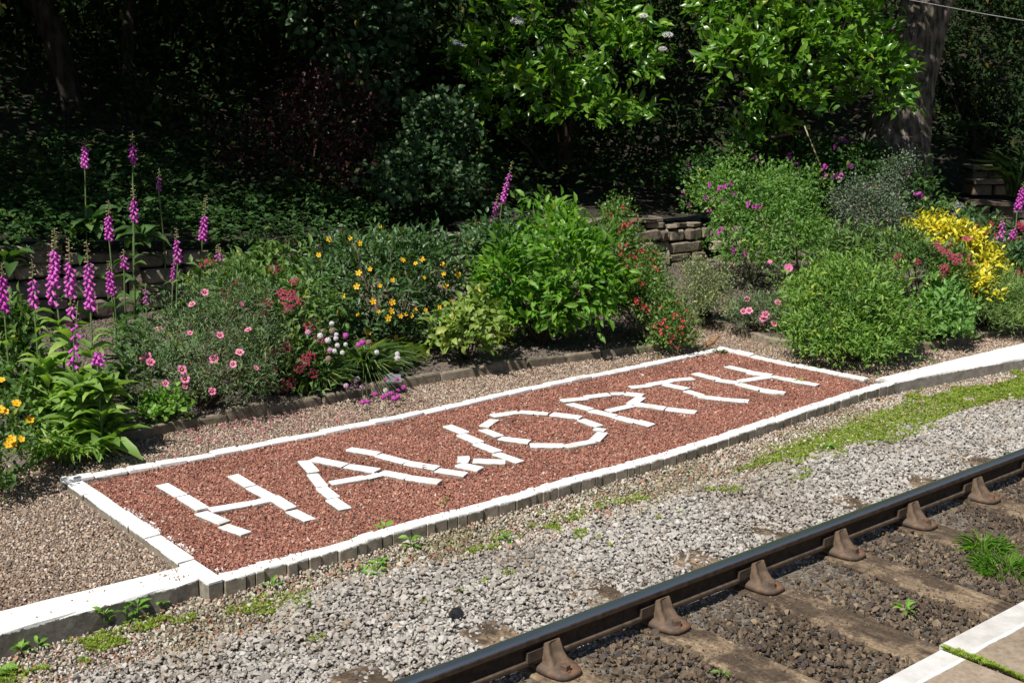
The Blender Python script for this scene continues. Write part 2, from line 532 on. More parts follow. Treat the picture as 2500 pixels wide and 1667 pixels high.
def crown_points(lumps, n, rg, shell=0.45, low=-0.55, back=0.5):
    w = np.array([(l.r[0] * l.r[1] * l.r[2]) ** (2 / 3) for l in lumps]); w /= w.sum()
    Ps, Os = [], []
    got = 0
    while got < n:
        k = n * 2
        li = rg.choice(len(lumps), k, p=w)
        u = unit(rg.normal(size=(k, 3)))
        ok = (u[:, 2] > low) & ((u[:, 1] < 0.35) | (rg.random(k) < back))
        li, u = li[ok], u[ok]
        r = 1 - shell * rg.random(len(u)) ** 1.5
        r *= 1 + 0.22 * np.sin(u[:, 0] * 5.1 + li * 1.7) * np.sin(u[:, 2] * 6.3 + li) + 0.14 * np.sin(u[:, 1] * 9 + u[:, 2] * 7 + u[:, 0] * 6 + li)
        r = np.where(rg.random(len(u)) < .09, r * rg.uniform(1.08, 1.36, len(u)), r)
        P = np.zeros_like(u)
        for i, l in enumerate(lumps):
            m = li == i
            if m.any(): P[m] = l.point(u[m] * r[m][:, None])
        keep = np.ones(len(P), bool)
        for i, l in enumerate(lumps):
            keep &= (l.norm(P) > 0.62) | (li == i)
        keep &= P[:, 2] > ground_z(P[:, 0], P[:, 1]) + 0.01
        O = unit(u[:, :1] * AX_R + u[:, 1:2] * AX_F + u[:, 2:] * AX_Z)
        Ps.append(P[keep]); Os.append(O[keep]); got += keep.sum()
    return np.concatenate(Ps)[:n], np.concatenate(Os)[:n]
def crown_leaves(lumps, branches, per, clump, size, rg, shell=.45, outw=.8, up=.35, rnd=.7, droop=0.0, low=-.55, back=.5, tint_c=.45, tint_s=.22):
    B, O = crown_points(lumps, branches, rg, shell, low, back)
    m = rg.poisson(per, branches).clip(1)
    idx = np.repeat(np.arange(branches), m)
    n = len(idx)
    P = B[idx] + rg.normal(size=(n, 3)) * clump * (0.5 + rg.random((n, 1)))
    D = unit(O[idx] * outw + AX_Z * (up - droop) + rg.normal(size=(n, 3)) * rnd)
    Nn = unit(AX_Z * 0.8 + O[idx] * 0.6 + rg.normal(size=(n, 3)) * 0.45)
    bt = rg.normal(tint_c, tint_s, branches)
    tint = bt[idx] + rg.normal(0, .13, n)
    sz = rg.uniform(size[0], size[1], n) * (0.75 + .5 * rg.random(branches)[idx])
    return B, O, P, D, Nn, sz, np.clip(tint, 0, 1)
def stems_mesh(name, base, targets, r0, r1, rg, mid=3, seg=5, wob=.06):
    mb = MB()
    for T in targets:
        T = T - base
        st = np.array([rg.normal(0, .03), rg.normal(0, .03), -.03])
        pts = []; rad = []
        for i in range(mid + 2):
            t = i / (mid + 1)
            p = st * (1 - t) + T * t
            p = p + np.array([0, 0, .12 * np.linalg.norm(T) * math.sin(math.pi * t) * .5]) * (1 - t)
            if 0 < i < mid + 1: p = p + rg.normal(0, wob, 3) * np.linalg.norm(T) * .35
            pts.append(p); rad.append(r0 * (1 - t) + r1 * t)
        mb.tube(pts, rad, seg)
    return mb.mesh(name, True)
# ================================================================== MATERIALS of the setting
m_white = M_painted("white_painted_brick", (0.16, 0.145, 0.115), (0.34, 0.31, 0.25), -0.016, 0.008)
m_white_f = M_painted("white_topped_brick", (0.19, 0.165, 0.125), (0.38, 0.33, 0.255), -0.011, 0.014, 0.8)
m_white_letter = M_painted("white_painted_sett", (0.18, 0.15, 0.12), (0.32, 0.28, 0.23), -0.009, 0.005)
m_kerb = M_painted("white_topped_kerb", (0.11, 0.10, 0.085), (0.24, 0.22, 0.19), -0.022, 0.015, 0.2)
m_kerb_r = M_painted("white_topped_worn_kerb", (0.20, 0.18, 0.15), (0.38, 0.34, 0.29), -0.016, 0.012, 0.1)
m_soil = M_plain("bed_soil", (0.07, 0.055, 0.045), (0.19, 0.155, 0.13), 45, 0.95, 0.9, 0.02)
m_path = M_plain("path_base", (0.10, 0.075, 0.055), (0.26, 0.20, 0.16), 90, 0.95, 0.8, 0.01)
m_redbase = M_plain("red_base", (0.20, 0.085, 0.062), (0.36, 0.16, 0.12), 90, 0.95, 0.8, 0.01)
m_ballast_base = M_plain("ballast_base", (0.06, 0.055, 0.045), (0.22, 0.2, 0.17), 60, 0.95, 0.8, 0.015)
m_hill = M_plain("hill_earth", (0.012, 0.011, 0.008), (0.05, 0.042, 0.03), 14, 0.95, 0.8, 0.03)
m_edging = M_plain("edging_stone", (0.15, 0.125, 0.09), (0.32, 0.27, 0.20), 16, 0.9, 0.5, 0.01, rnd=0.6)
m_wallstone = M_plain("wall_sandstone", (0.17, 0.14, 0.105), (0.42, 0.355, 0.27), 11, 0.9, 0.7, 0.02, rnd=0.85)
m_wallcore = M_plain("wall_core", (0.02, 0.018, 0.014), (0.05, 0.042, 0.035), 20, 0.95, 0.6, 0.02)
m_stem = M_plain("green_stem", (0.06, 0.10, 0.03), (0.12, 0.17, 0.06), 40, 0.6, 0.0)
m_wood = M_plain("brown_twig", (0.05, 0.035, 0.025), (0.12, 0.085, 0.06), 50, 0.85, 0.3)
m_bark = M_bark("bark", (0.05, 0.042, 0.036), (0.21, 0.175, 0.15))
m_bark_dark = M_bark("dark_bark", (0.015, 0.012, 0.010), (0.06, 0.048, 0.04))

# ================================================================== GROUND SHEETS
def sheet(name, x0, x1, y0, y1, z, mat, nx=2, ny=2, zf=None):
    gx, gy = np.meshgrid(np.linspace(x0, x1, nx), np.linspace(y0, y1, ny))
    zz = np.full(gx.shape, z) if zf is None else zf(gx, gy)
    V = np.stack([gx.ravel(), gy.ravel(), zz.ravel()], 1)
    i = np.arange(nx * ny).reshape(ny, nx)
    Fq = np.stack([i[:-1, :-1].ravel(), i[:-1, 1:].ravel(), i[1:, 1:].ravel(), i[1:, :-1].ravel()], 1)
    return tag(link(name, np_mesh(name, V, Fq, True), mat), kind="structure")
sheet("ground", -400, 400, -400, 400, -0.35, m_ballast_base)
sheet("trackbed", -30, 40, -6.5, 0.12, 0, m_ballast_base, 281, 60,
      lambda x, y: -0.113 - 0.010 * fbm(x * 3, y * 3, 5) - .03 * np.clip(-x / .5, 0, 1) * np.clip((y + .9) / .5, 0, 1) - 0.05 * np.clip((-1.9 - y), 0, .3))
sheet("gravel_path", -30, 30, 0.22, 8.0, 0, m_path, 121, 40, lambda x, y: -0.045 - 0.012 * fbm(x * 2, y * 2, 6) - 0.25 * (wall_dist(x, y)[0] > 0.3))
fy_ = lambda x: np.interp(x, [.08, 1, 2.5, 3.7, 4.2, 5.385, 6.06, 6.5], [.03, .0, .0, .01, .04, .14, .19, .2])
gx_ = np.linspace(.06, 6.36, 40)
tag(link("letter_panel_bed", np_mesh("letter_panel_bed", np.concatenate([np.stack([gx_, fy_(gx_), np.full(40, -.036)], 1), np.stack([gx_, np.full(40, 1.98), np.full(40, -.036)], 1)]), np.array([(i, i + 1, 41 + i, 40 + i) for i in range(39)])), m_redbase), kind="structure")
def bed(name, poly):
    x0, y0 = poly.min(0); x1, y1 = poly.max(0)
    st = 0.05
    gx, gy = np.meshgrid(np.arange(x0 - .1, x1 + .1, st), np.arange(y0 - .1, y1 + .1, st))
    ins = inside(poly, gx, gy)
    zz = np.where(ins, soil_z(gx, gy) + 0.03 * (fbm(gx * 14, gy * 14, 9) - .5) + .02 * (fbm(gx * 37, gy * 37, 19) - .5), -0.09)
    ny, nx = gx.shape
    i = np.arange(nx * ny).reshape(ny, nx)
    Fq = np.stack([i[:-1, :-1].ravel(), i[:-1, 1:].ravel(), i[1:, 1:].ravel(), i[1:, :-1].ravel()], 1)
    m = ins.ravel()[Fq].any(1)
    me = np_mesh(name, np.stack([gx.ravel(), gy.ravel(), zz.ravel()], 1), Fq[m], True)
    return tag(link(name, me, m_soil), kind="structure")
bed("garden_bed", BED_A)
bed("garden_bed", BED_B)
# hillside behind the retaining wall
def resample(poly, step):
    out = []
    for a, b in zip(poly[:-1], poly[1:]):
        n = max(1, int(np.linalg.norm(b - a) / step))
        out += [a + (b - a) * k / n for k in range(n)]
    return np.array(out + [poly[-1]])
WL = resample(WB, 0.25)
dd = np.concatenate([np.linspace(0.04, 3, 22), np.linspace(3.3, 14, 28), np.array([20, 30])])
hx = WL[None, :, 0] + dd[:, None] * 0.28; hy = WL[None, :, 1] + dd[:, None] * 0.96
hz = hill_z(hx, hy)
hz[-2:] = hz[-3]
ny_, nx_ = hx.shape
ii = np.arange(nx_ * ny_).reshape(ny_, nx_)
Fq = np.stack([ii[:-1, :-1].ravel(), ii[:-1, 1:].ravel(), ii[1:, 1:].ravel(), ii[1:, :-1].ravel()], 1)
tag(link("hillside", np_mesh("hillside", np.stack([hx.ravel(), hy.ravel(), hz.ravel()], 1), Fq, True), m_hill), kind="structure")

# ================================================================== NEAR PLATFORM
def M_platform():
    m, nt, b, o = newmat("platform_slab_stone")
    g = N(nt, "ShaderNodeNewGeometry"); sep = N(nt, "ShaderNodeSeparateXYZ"); nt.links.new(g.outputs["Position"], sep.inputs[0])
    n1 = noise(nt, 6, 5); n2 = noise(nt, 60, 4); n3 = noise(nt, 14, 4)
    r = ramp(nt, [(0.3, (0.22, 0.17, 0.12)), (0.7, (0.36, 0.29, 0.215))]); nt.links.new(n1.outputs[0], r.inputs[0])
    st = mixc(nt, r.outputs[0], (0.6, 0.58, 0.55), mapr(nt, n2.outputs[0], .4, .7, 0, .8), 'MULTIPLY')
    yy = math_(nt, 'ADD', sep.outputs[1], math_(nt, 'MULTIPLY', math_(nt, 'SUBTRACT', n3.outputs[0], .5), .012))
    paint = mapr(nt, yy, -3.968, -3.964)
    wear = mapr(nt, n1.outputs[0], .3, .65, .35, .95)
    edge = mapr(nt, yy, -3.954, -3.946, 1.0, 0.0)
    paint = math_(nt, 'MULTIPLY', paint, math_(nt, 'MAXIMUM', wear, edge))
    col = mixc(nt, st, (0.60, 0.61, 0.60), paint)
    nt.links.new(col, b.inputs["Base Color"]); b.inputs["Roughness"].default_value = .8
    bump(nt, b, n2.outputs[0], .3, .004)
    return m
m_plat = M_platform()
pf = tag(empty("platform", (0, -5, 0.78)), kind="structure")
pf_w = MB(); pf_w.box((-20, -9.0, -1.1), (30, -3.93 + 5, -0.003))
pf_w.box((-20, -9.0, -0.001), (30, 0.03, 0.158))
link("platform_wall", pf_w.mesh("platform_wall"), m_edging, pf)
xs = [-6.0, -4.1, -2.0, -0.62, 0.553, 1.85, 3.1, 4.6, 6.2, 8.2, 10.1, 12.3, 14.2, 17.0]
for i in range(len(xs) - 1):
    bm = bmesh.new(); bmesh.ops.create_cube(bm, size=1)
    off = 0.016 if i == 3 else 0.0
    w = xs[i + 1] - xs[i] - 0.014
    for v in bm.verts:
        v.co = Vector((v.co.x * w, v.co.y * 1.1, v.co.z * 0.163))
    bmesh.ops.bevel(bm, geom=list(bm.edges), offset=0.011, segments=2, affect='EDGES')
    link("coping_slab", bm_mesh("coping_slab", bm, False), m_plat, pf, ((xs[i] + xs[i + 1]) / 2, -4.41 - off + 5 , 0.0815 - (0.004 if i == 3 else 0)))

# ================================================================== TRACK
Y_R = -1.7035; Z_SL = -0.098; Z_RAIL = Z_SL + 0.19
def M_sleeper():
    m, nt, b, o = newmat("stained_sleeper")
    n1 = noise(nt, 30, 5, None); n2 = noise(nt, 55, 4); n3 = noise(nt, 3.1, 5)
    g_ = N(nt, "ShaderNodeNewGeometry"); mp = N(nt, "ShaderNodeMapping"); mp.inputs["Scale"].default_value = (1, .14, 1)
    nt.links.new(g_.outputs["Position"], mp.inputs[0]); nt.links.new(mp.outputs[0], n1.inputs["Vector"])
    r = ramp(nt, [(0.3, (0.12, 0.085, 0.055)), (0.55, (0.24, 0.175, 0.11)), (0.75, (0.42, 0.33, 0.22))]); nt.links.new(n1.outputs[0], r.inputs[0])
    c = mixc(nt, r.outputs[0], (0.4, 0.37, 0.34), mapr(nt, n2.outputs[0], .42, .62, 0, .75), 'MULTIPLY')
    c = mixc(nt, c, (0.32, 0.30, 0.29), mapr(nt, n3.outputs[0], .47, .54, 0, .95), 'MULTIPLY')
    nt.links.new(c, b.inputs["Base Color"]); b.inputs["Roughness"].default_value = .9
    bump(nt, b, n2.outputs[0], .8, .006)
    return m
m_sleeper = M_sleeper()
m_railhead = M_plain("worn_rail_steel", (0.72, 0.70, 0.66), (0.82, 0.79, 0.74), 2.0, 0.3, 0.0, metal=1.0)
m_railrust = M_plain("rusty_rail_web", (0.045, 0.033, 0.025), (0.12, 0.086, 0.06), 25, 0.75, 0.25, 0.003)
def M_chair():
    m, nt, b, o = newmat("rusty_cast_iron")
    n1 = noise(nt, 14, 4, 'Object'); n2 = noise(nt, 120, 3)
    r = ramp(nt, [(0.3, (0.055, 0.04, 0.03)), (0.5, (0.105, 0.07, 0.047)), (0.66, (0.21, 0.10, 0.05))]); nt.links.new(n1.outputs[0], r.inputs[0])
    nt.links.new(r.outputs[0], b.inputs["Base Color"]); b.inputs["Roughness"].default_value = .75
    bump(nt, b, n2.outputs[0], .25, .002)
    return m
m_chair = M_chair()
x_first, SP = 0.9017, 0.74
# bullhead rail profile (y, z from top)
prof = [(-.034, -.008), (-.031, -.0042), (-.026, -.0016), (-.018, 0), (.018, 0), (.026, -.0016), (.031, -.0042), (.034, -.008), (.0355, -.014), (.035, -.034), (.030, -.042), (.011, -.056), (.0095, -.075), (.0095, -.098), (.012, -.108), (.029, -.118), (.031, -.124), (.031, -.137), (.026, -.145)]
prof = prof + [(-a, b) for a, b in prof[::-1]]
seen = []; [seen.append(p) for p in prof if p not in seen]; prof = seen
npf = len(prof)
V = []; Fs = []; mi = []
xsr = [-12, 24]
for x in xsr: V += [(x, y, z) for y, z in prof]
for k in range(npf):
    k2 = (k + 1) % npf
    Fs.append((k, k2, npf + k2, npf + k)); mi.append(0 if min(prof[k][1], prof[k2][1]) > -.0138 else 1)
for yr, lbl in ((Y_R, "long steel rail with a shiny worn head in front of the grey ballast"), (Y_R - 1.505, "second steel rail of the track, close below the platform edge")):
    ro = tag(empty("rail", (0, yr, Z_RAIL)), lbl, "rail", "running rails")
    for part, sel in (("rail_head", 0), ("rail_web", 1)):
        me = bpy.data.meshes.new(part); fs = [f for f, q in zip(Fs, mi) if q == sel]
        if sel == 1: fs = fs + [tuple(range(npf - 1, -1, -1)), tuple(range(npf, 2 * npf))]
        me.from_pydata(V, [], fs); me.update()
        link(part, me, m_railhead if sel == 0 else m_railrust, ro)
# cast chair: base plate, jaws, key, bolts
def chair_meshes():
    base = bmesh.new()
    pts = []
    hw, hl = 0.082, 0.19
    for k in range(28):
        a = 2 * math.pi * k / 28
        c, s = math.cos(a), math.sin(a)
        pts.append((hw * 1.12 * math.copysign(abs(c) ** .55, c), hl * math.copysign(abs(s) ** .8, s)))
    prof_z = [(0.0, 1.0), (0.018, 1.0), (0.028, 0.95), (0.040, 0.66), (0.046, 0.45)]
    rings = [[base.verts.new((x * s, y * s, z)) for x, y in pts] for z, s in prof_z]
    for a, b in zip(rings[:-1], rings[1:]):
        for k in range(28): base.faces.new((a[k], a[(k + 1) % 28], b[(k + 1) % 28], b[k]))
    base.faces.new(rings[-1]); base.faces.new(rings[0][::-1])
    me_base = bm_mesh("base_plate", base, True)
    # jaw: tapered bracket with a hollow in its outer face
    bm = bmesh.new()
    secs = [(0.025, .068, -.122, -.035), (0.055, .06, -.096, -.032), (0.085, .054, -.07, -.018), (0.115, .05, -.058, -.013), (0.138, .046, -.048, -.014)]
    rr = []
    for z, w, yo, yi in secs:
        ring = []
        for x, y in ((-w, yi), (-w, (yi + yo * 2) / 3), (-w * .8, yo), (-w * .25, yo + .012), (w * .25, yo + .012), (w * .8, yo), (w, (yi + yo * 2) / 3), (w, yi)):
            ring.append(bm.verts.new((x, y, z)))
        rr.append(ring)
    for a, b in zip(rr[:-1], rr[1:]):
        for k in range(8): bm.faces.new((a[k], a[(k + 1) % 8], b[(k + 1) % 8], b[k]))
    bm.faces.new(rr[-1]); bm.faces.new(rr[0][::-1])
    bmesh.ops.bevel(bm, geom=[e for e in bm.edges if e.calc_length() > .02], offset=.004, segments=1, affect='EDGES')
    me_jaw = bm_mesh("jaw", bm, False)
    bm = bmesh.new(); bmesh.ops.create_cube(bm, size=1)
    for v in bm.verts: v.co = Vector((v.co.x * .036, v.co.y * .036, v.co.z * .034))
    bmesh.ops.bevel(bm, geom=list(bm.edges), offset=.003, segments=1, affect='EDGES')
    bmesh.ops.create_cone(bm, cap_ends=True, segments=14, radius1=.027, radius2=.024, depth=.01, matrix=Matrix.Translation((0, 0, -.016)))
    me_bolt = bm_mesh("bolt", bm, False)
    return me_base, me_jaw, me_bolt
cb, cj, cbo = chair_meshes()
km = MB(); km.box((-.075, -.011, -.026), (.075, .011, .026)); key_me = km.mesh("key"); key_me.materials.append(m_railrust)
m_jaw = M_plain("dusty_cast_iron", (0.075, 0.053, 0.036), (0.16, 0.11, 0.074), 18, .8, .25, .003, co='Object')
for me, q in ((cb, m_chair), (cj, m_jaw), (cbo, m_chair)): me.materials.append(q)
order = ["nearest the bottom edge of the picture", "second from the bottom of the picture", "third from the bottom of the picture", "fourth from the bottom of the picture", "fifth from the bottom of the picture", "farthest of those in view, by the right edge"]
ords = ["nearest sleeper, at the bottom edge", "second sleeper up from the bottom edge", "third sleeper up from the bottom edge", "fourth sleeper up from the bottom edge", "fifth sleeper, under the grass tuft", "farthest sleeper in view by the right edge"]
SLEEPERS = []
for i in range(-1, 7):
    x = x_first + SP * i
    bm = bmesh.new(); bmesh.ops.create_cube(bm, size=1)
    for v in bm.verts: v.co = Vector((v.co.x * .25, v.co.y * 2.6, v.co.z * .14))
    bmesh.ops.bevel(bm, geom=list(bm.edges), offset=.012, segments=1, affect='EDGES')
    if 0 <= i < 6:
        lb, lc = ords[i], order[i]
    else:
        lb = "sleeper end showing beyond the rail in the bottom edge" if i < 0 else "sleeper end beyond the rail at the right edge"; lc = "just below the bottom edge of the picture" if i < 0 else "just beyond the right edge of the picture"
    s = link("sleeper", bm_mesh("sleeper", bm), m_sleeper, None, (x, Y_R - .752, Z_SL - .07 + 0.002))
    SLEEPERS.append(x)
    tag(s, "rust stained brown " + lb, "sleeper", "sleepers under the rails")
    for yr in (Y_R,):
        t = tag(empty("rail_chair", (x, yr, Z_SL)), "rusty cast iron rail chair " + lc, "rail chair", "rail chairs")
        link("base_plate", cb, None, t, (0, 0, 0.0045))
        j = link("jaw", cj, None, t, (0, 0, 0)); j2 = link("jaw", cj, None, t, (0, 0, 0)); j2.rotation_euler = (0, 0, math.pi)
        k_ = link("key", key_me, None, t, (-.075, -.022, .092)); k_.rotation_euler = (0, 0, .06)
        for sy in (-1, 1):
            b_ = link("bolt", cbo, None, t, (0.02 * sy, sy * 0.150, .053)); b_.rotation_euler = (0, 0, .2 + i)

# ================================================================== KERBS
def poly_block(name, outline, z0, z1, mat, parent=None, seg=0.12, jit=0.004, seed=0, bev=.008):
    """a long stone with a slightly wavy outline; outline = front line points, back line points"""
    rg = random.Random(seed)
    fr, bk = [np.array(p, float) for p in outline]
    fr = resample(fr, seg); bk_l = np.linspace(0, 1, len(fr))
    def along(pl, t):
        L = np.concatenate([[0], np.cumsum(np.linalg.norm(np.diff(pl, axis=0), axis=1))]); L /= L[-1]
        return np.stack([np.interp(t, L, pl[:, 0]), np.interp(t, L, pl[:, 1])], 1)
    bk = along(bk, bk_l)
    bm = bmesh.new(); rings = []
    for a, b in zip(fr, bk):
        j = lambda: rg.uniform(-jit, jit)
        e = 0.010
        n = (b - a) / np.linalg.norm(b - a)
        ring = [(a[0], a[1] + j() * .5, z0), (a[0], a[1] + j(), z1 - .02 + j()), (*(a + n * .006), z1 - .006 + j() * .5), (*(a + n * .022), z1 + j() * .3), (*((a + b) / 2), z1 + .004 + j() * .5),
                (*(b - n * .02), z1 + j() * .3), (b[0], b[1] + j() * .5, z1 - .014), (b[0], b[1], z0)]
        rings.append([bm.verts.new(p) for p in ring])
    for r1, r2 in zip(rings[:-1], rings[1:]):
        for k in range(8): bm.faces.new((r1[k], r2[k], r2[(k + 1) % 8], r1[(k + 1) % 8]))
    bm.faces.new(rings[0]); bm.faces.new(rings[-1][::-1])
    bmesh.ops.recalc_face_normals(bm, faces=list(bm.faces))
    return link(name, bm_mesh(name, bm, False), mat, parent)
kl = poly_block("kerb_stone", ([(-4.5, 0.06), (-1.025, 0.052), (-0.5, .058), (-0.012, .047)], [(-4.5, .33), (-.942, .313), (-.008, .268)]), -.16, -.002, m_kerb, seed=1, jit=.006)
tag(kl, "dark kerb stone with white painted top left of the letter panel", "kerb", "white topped kerbs")
kr = poly_block("kerb_stone", ([(6.50, .135), (6.6, .139), (7.43, .04), (8.27, -.09), (10, -.33)], [(6.50, .325), (7.5, .3), (8.9, .25), (10, .1)]), -.2, .004, m_kerb_r, seed=2, jit=.005)
tag(kr, "weathered kerb stone with white painted top right of the letter panel", "kerb", "white topped kerbs")
kr2 = poly_block("kerb_stone", ([(10.012, -.332), (12, -.62), (16, -1.2)], [(10.012, .098), (12, -.2), (16, -.8)]), -.16, .0, m_kerb, seed=3)
tag(kr2, "white topped kerb stone beyond the right edge of the picture", "kerb", "white topped kerbs")

# ================================================================== WHITE BRICK BORDERS AND LETTERS
bricks_t = [chamfer_box("brick", 40 + i, .018, .035) for i in range(8)]
for me in bricks_t: me.materials.append(m_white)
bricks_f = [chamfer_box("brick", 50 + i, .028, .035) for i in range(8)]
for me in bricks_f: me.materials.append(m_white_f)
setts_t = [chamfer_box("brick", 60 + i, .022, .03) for i in range(8)]
for me in setts_t: me.materials.append(m_white_letter)
rgb = random.Random(5)
def brick(parent, tmpl, c, length, width, height, ang, ztop, tilt=.0):
    o = bpy.data.objects.new("brick", tmpl); COL.objects.link(o); o.parent = parent
    o.location = (c[0] - parent.location.x, c[1] - parent.location.y, ztop - height / 2 - parent.location.z)
    o.rotation_euler = (rgb.gauss(0, tilt), rgb.gauss(0, tilt), ang)
    o.scale = (length, width, height)
    return o
def run(parent, tmpls, line, width, pieces, height, ztop, gap=.008, off=0.0, tilt=.012, jw=.04, jz=.0035):
    """bricks in a row along a polyline; pieces = list of lengths or a mean length"""
    pl = np.array(line, float); seg = np.linalg.norm(np.diff(pl, axis=0), axis=1); L = np.concatenate([[0], np.cumsum(seg)])
    tot = L[-1]
    if not isinstance(pieces, list):
        n = max(1, round(tot / pieces)); q = np.array([1 + rgb.uniform(-.16, .16) for _ in range(n)]); pieces = list(q / q.sum() * tot)
    s = 0
    for p in pieces:
        a, b = s, min(s + p, tot)
        A = np.array([np.interp(a, L, pl[:, 0]), np.interp(a, L, pl[:, 1])]); B = np.array([np.interp(b, L, pl[:, 0]), np.interp(b, L, pl[:, 1])])
        d = B - A; ln = np.linalg.norm(d)
        if ln < .02: break
        nrm = np.array([-d[1], d[0]]) / ln
        brick(parent, rgb.choice(tmpls), (A + B) / 2 + nrm * (off + rgb.gauss(0, .004)), ln - gap, width * rgb.uniform(1 - jw, 1 + jw), height, math.atan2(d[1], d[0]), ztop + rgb.gauss(0, jz), tilt)
        s += p
bo = tag(empty("brick_border", (.05, 1.0, -.1)), "left border row of white painted bricks beside the tan gravel", "brick border", "brick borders of the letter panel")
run(bo, bricks_t, [(.062, 2.03), (.055, .30)], .104, [.30, .235, .225, .25, .24, .235, .225], .16, -.002)
brick(bo, bricks_t[2], (.038, .123), .335, .088, .18, math.pi / 2 + .02, .004)
bo = tag(empty("brick_border", (3.2, 1.98, -.1)), "back border row of white painted bricks below the flower bed", "brick border", "brick borders of the letter panel")
run(bo, bricks_t, [(.0, 2.085), (.28, 2.045), (.766, 1.985), (1.54, 1.98), (2.5, 1.93), (4.0, 1.975), (5.13, 1.95), (6.34, 1.965)], .088, .222, .15, .002)
bo = tag(empty("brick_border", (6.38, 1.1, -.1)), "right border row of narrow white painted bricks near the big green bush", "brick border", "brick borders of the letter panel")
run(bo, bricks_t, [(6.375, 2.0), (6.365, 1.3), (6.43, .36)], .075, .236, .15, .0)
bo = tag(empty("brick_border", (3.2, 0, -.1)), "front border row of upright bricks with white tops beside the ballast", "brick border", "brick borders of the letter panel")
front = [(.085, -.062), (.318, -.072), (.819, -.082), (1.087, -.062), (1.527, -.068), (2.0, -.085), (2.543, -.060), (2.995, -.078), (3.698, -.068), (4.216, -.029), (4.736, .011), (5.385, .062), (6.06, .105), (6.49, .12)]
pcs = []
while sum(pcs) < 6.6: pcs += [rgb.choice([.055, .062, .07, .1, .115, .125, .135])]
run(bo, bricks_f, front, .095, pcs, .20, .0, gap=.0065, off=.048, tilt=.004, jw=.025, jz=.0018)
C1 = lambda u, v: (350 + u / 2.613, 1020 + v / 2.613)
C2 = lambda u, v: (1050 + u / 1.96, 820 + v / 1.96)
LET = [
 ("first letter of the word, an H of white setts nearest the left kerb", "H", C1, [(118, 418, 243, 492), (252, 497, 378, 575), (365, 595, 518, 660), (510, 678, 655, 730),
   (572, 362, 682, 428), (690, 433, 805, 492), (822, 498, 940, 570), (942, 583, 1060, 640), (428, 582, 675, 538), (686, 540, 800, 512)]),
 ("second letter of the word, a wide A of white setts", "A", C1, [(1022, 268, 1086, 338), (1078, 352, 1140, 428), (1138, 442, 1215, 502), (1200, 512, 1290, 572),
   (1085, 258, 1283, 295), (1300, 300, 1495, 334), (1520, 340, 1682, 372), (1690, 375, 1888, 403), (1193, 408, 1415, 372), (1425, 374, 1510, 352)]),
 ("third letter of the word, a W of white setts with a broken middle", "W", C1, [(1310, 195, 1502, 225), (1500, 232, 1675, 275), (1680, 282, 1872, 311), (1872, 325, 2055, 353),
   (2008, 254, 2080, 252), (2006, 266, 2075, 268), (2012, 294, 2150, 324), (2105, 268, 2310, 275), (1940, 45, 2052, 92), (2028, 102, 2142, 152), (2128, 162, 2262, 210), (2248, 220, 2400, 272)]),
 ("fourth letter of the word, a many sided O of white setts", "O", C2, [(295, 376, 420, 358), (428, 357, 564, 366), (583, 370, 718, 387), (722, 398, 812, 430), (785, 440, 838, 446), (826, 458, 788, 496),
   (778, 500, 645, 526), (636, 520, 480, 519), (474, 503, 333, 484), (330, 474, 252, 442), (258, 428, 308, 394)]),
 ("fifth letter of the word, an R of white setts", "R", C2, [(668, 320, 768, 348), (770, 353, 884, 379), (888, 383, 985, 408), (990, 405, 1060, 423), (630, 306, 748, 293), (745, 288, 858, 276), (866, 273, 928, 271), (936, 273, 1018, 281),
   (1010, 291, 962, 322), (966, 328, 850, 354), (988, 325, 1122, 343), (1132, 345, 1272, 361)]),
 ("sixth letter of the word, a T of white setts", "T", C2, [(958, 241, 1050, 232), (1045, 231, 1148, 213), (1145, 208, 1258, 200), (1122, 228, 1230, 250), (1225, 258, 1298, 280), (1288, 286, 1396, 298), (1400, 299, 1522, 309)]),
 ("last letter of the word, an H of white setts near the right border", "H", C2, [(1268, 175, 1372, 203), (1374, 208, 1474, 221), (1474, 226, 1582, 253), (1582, 260, 1698, 271),
   (1422, 142, 1524, 165), (1522, 172, 1632, 187), (1632, 189, 1744, 211), (1744, 212, 1855, 230), (1482, 212, 1628, 193)]),
]
for lb, ch, cf, segs in LET:
    ends = [(on_z(*cf(a, b), .002)[:2], on_z(*cf(c, d), .002)[:2]) for a, b, c, d in segs]
    mid = np.mean([(p + q) / 2 for p, q in ends], 0)
    t = tag(empty("brick_letter", (mid[0], mid[1], -.04)), lb, "letter", "brick letters of the station name")
    for p, q in ends:
        d = q - p; ln = np.linalg.norm(d)
        # stand the quoted end points on the middle of each end
        w = .082 if ln > .12 else .065
        brick(t, rgb.choice(setts_t), (p + q) / 2, max(ln + .004, .06), w * rgb.uniform(.95, 1.06), .075, math.atan2(d[1], d[0]), .0 + rgb.gauss(0, .0025), .014)

# ================================================================== LOOSE STONES
t_chip = rock_templates("red_chip", 10, 9, 1, .55)
t_pea = rock_templates("path_pebble", 10, 10, 2, .7)
t_bal = rock_templates("ballast_stone", 14, 13, 3, .75)
m_red = M_gravel("red_sandstone_chips", [(0, (.35, .155, .11)), (.15, (.42, .20, .145)), (.35, (.29, .125, .09)), (.5, (.47, .24, .175)), (.68, (.385, .172, .125)), (.82, (.22, .10, .078)), (.9, (.52, .32, .24)), (.955, (.20, .16, .14)), (.98, (.62, .54, .48))], (.62, .60, .58), 1.3)
m_tan = M_gravel("tan_pea_gravel", [(0, (.385, .29, .21)), (.15, (.49, .395, .305)), (.32, (.29, .215, .165)), (.47, (.55, .455, .365)), (.62, (.41, .32, .255)), (.76, (.23, .18, .15)), (.86, (.45, .305, .215)), (.94, (.63, .565, .50))], (.7, .62, .56), .8)
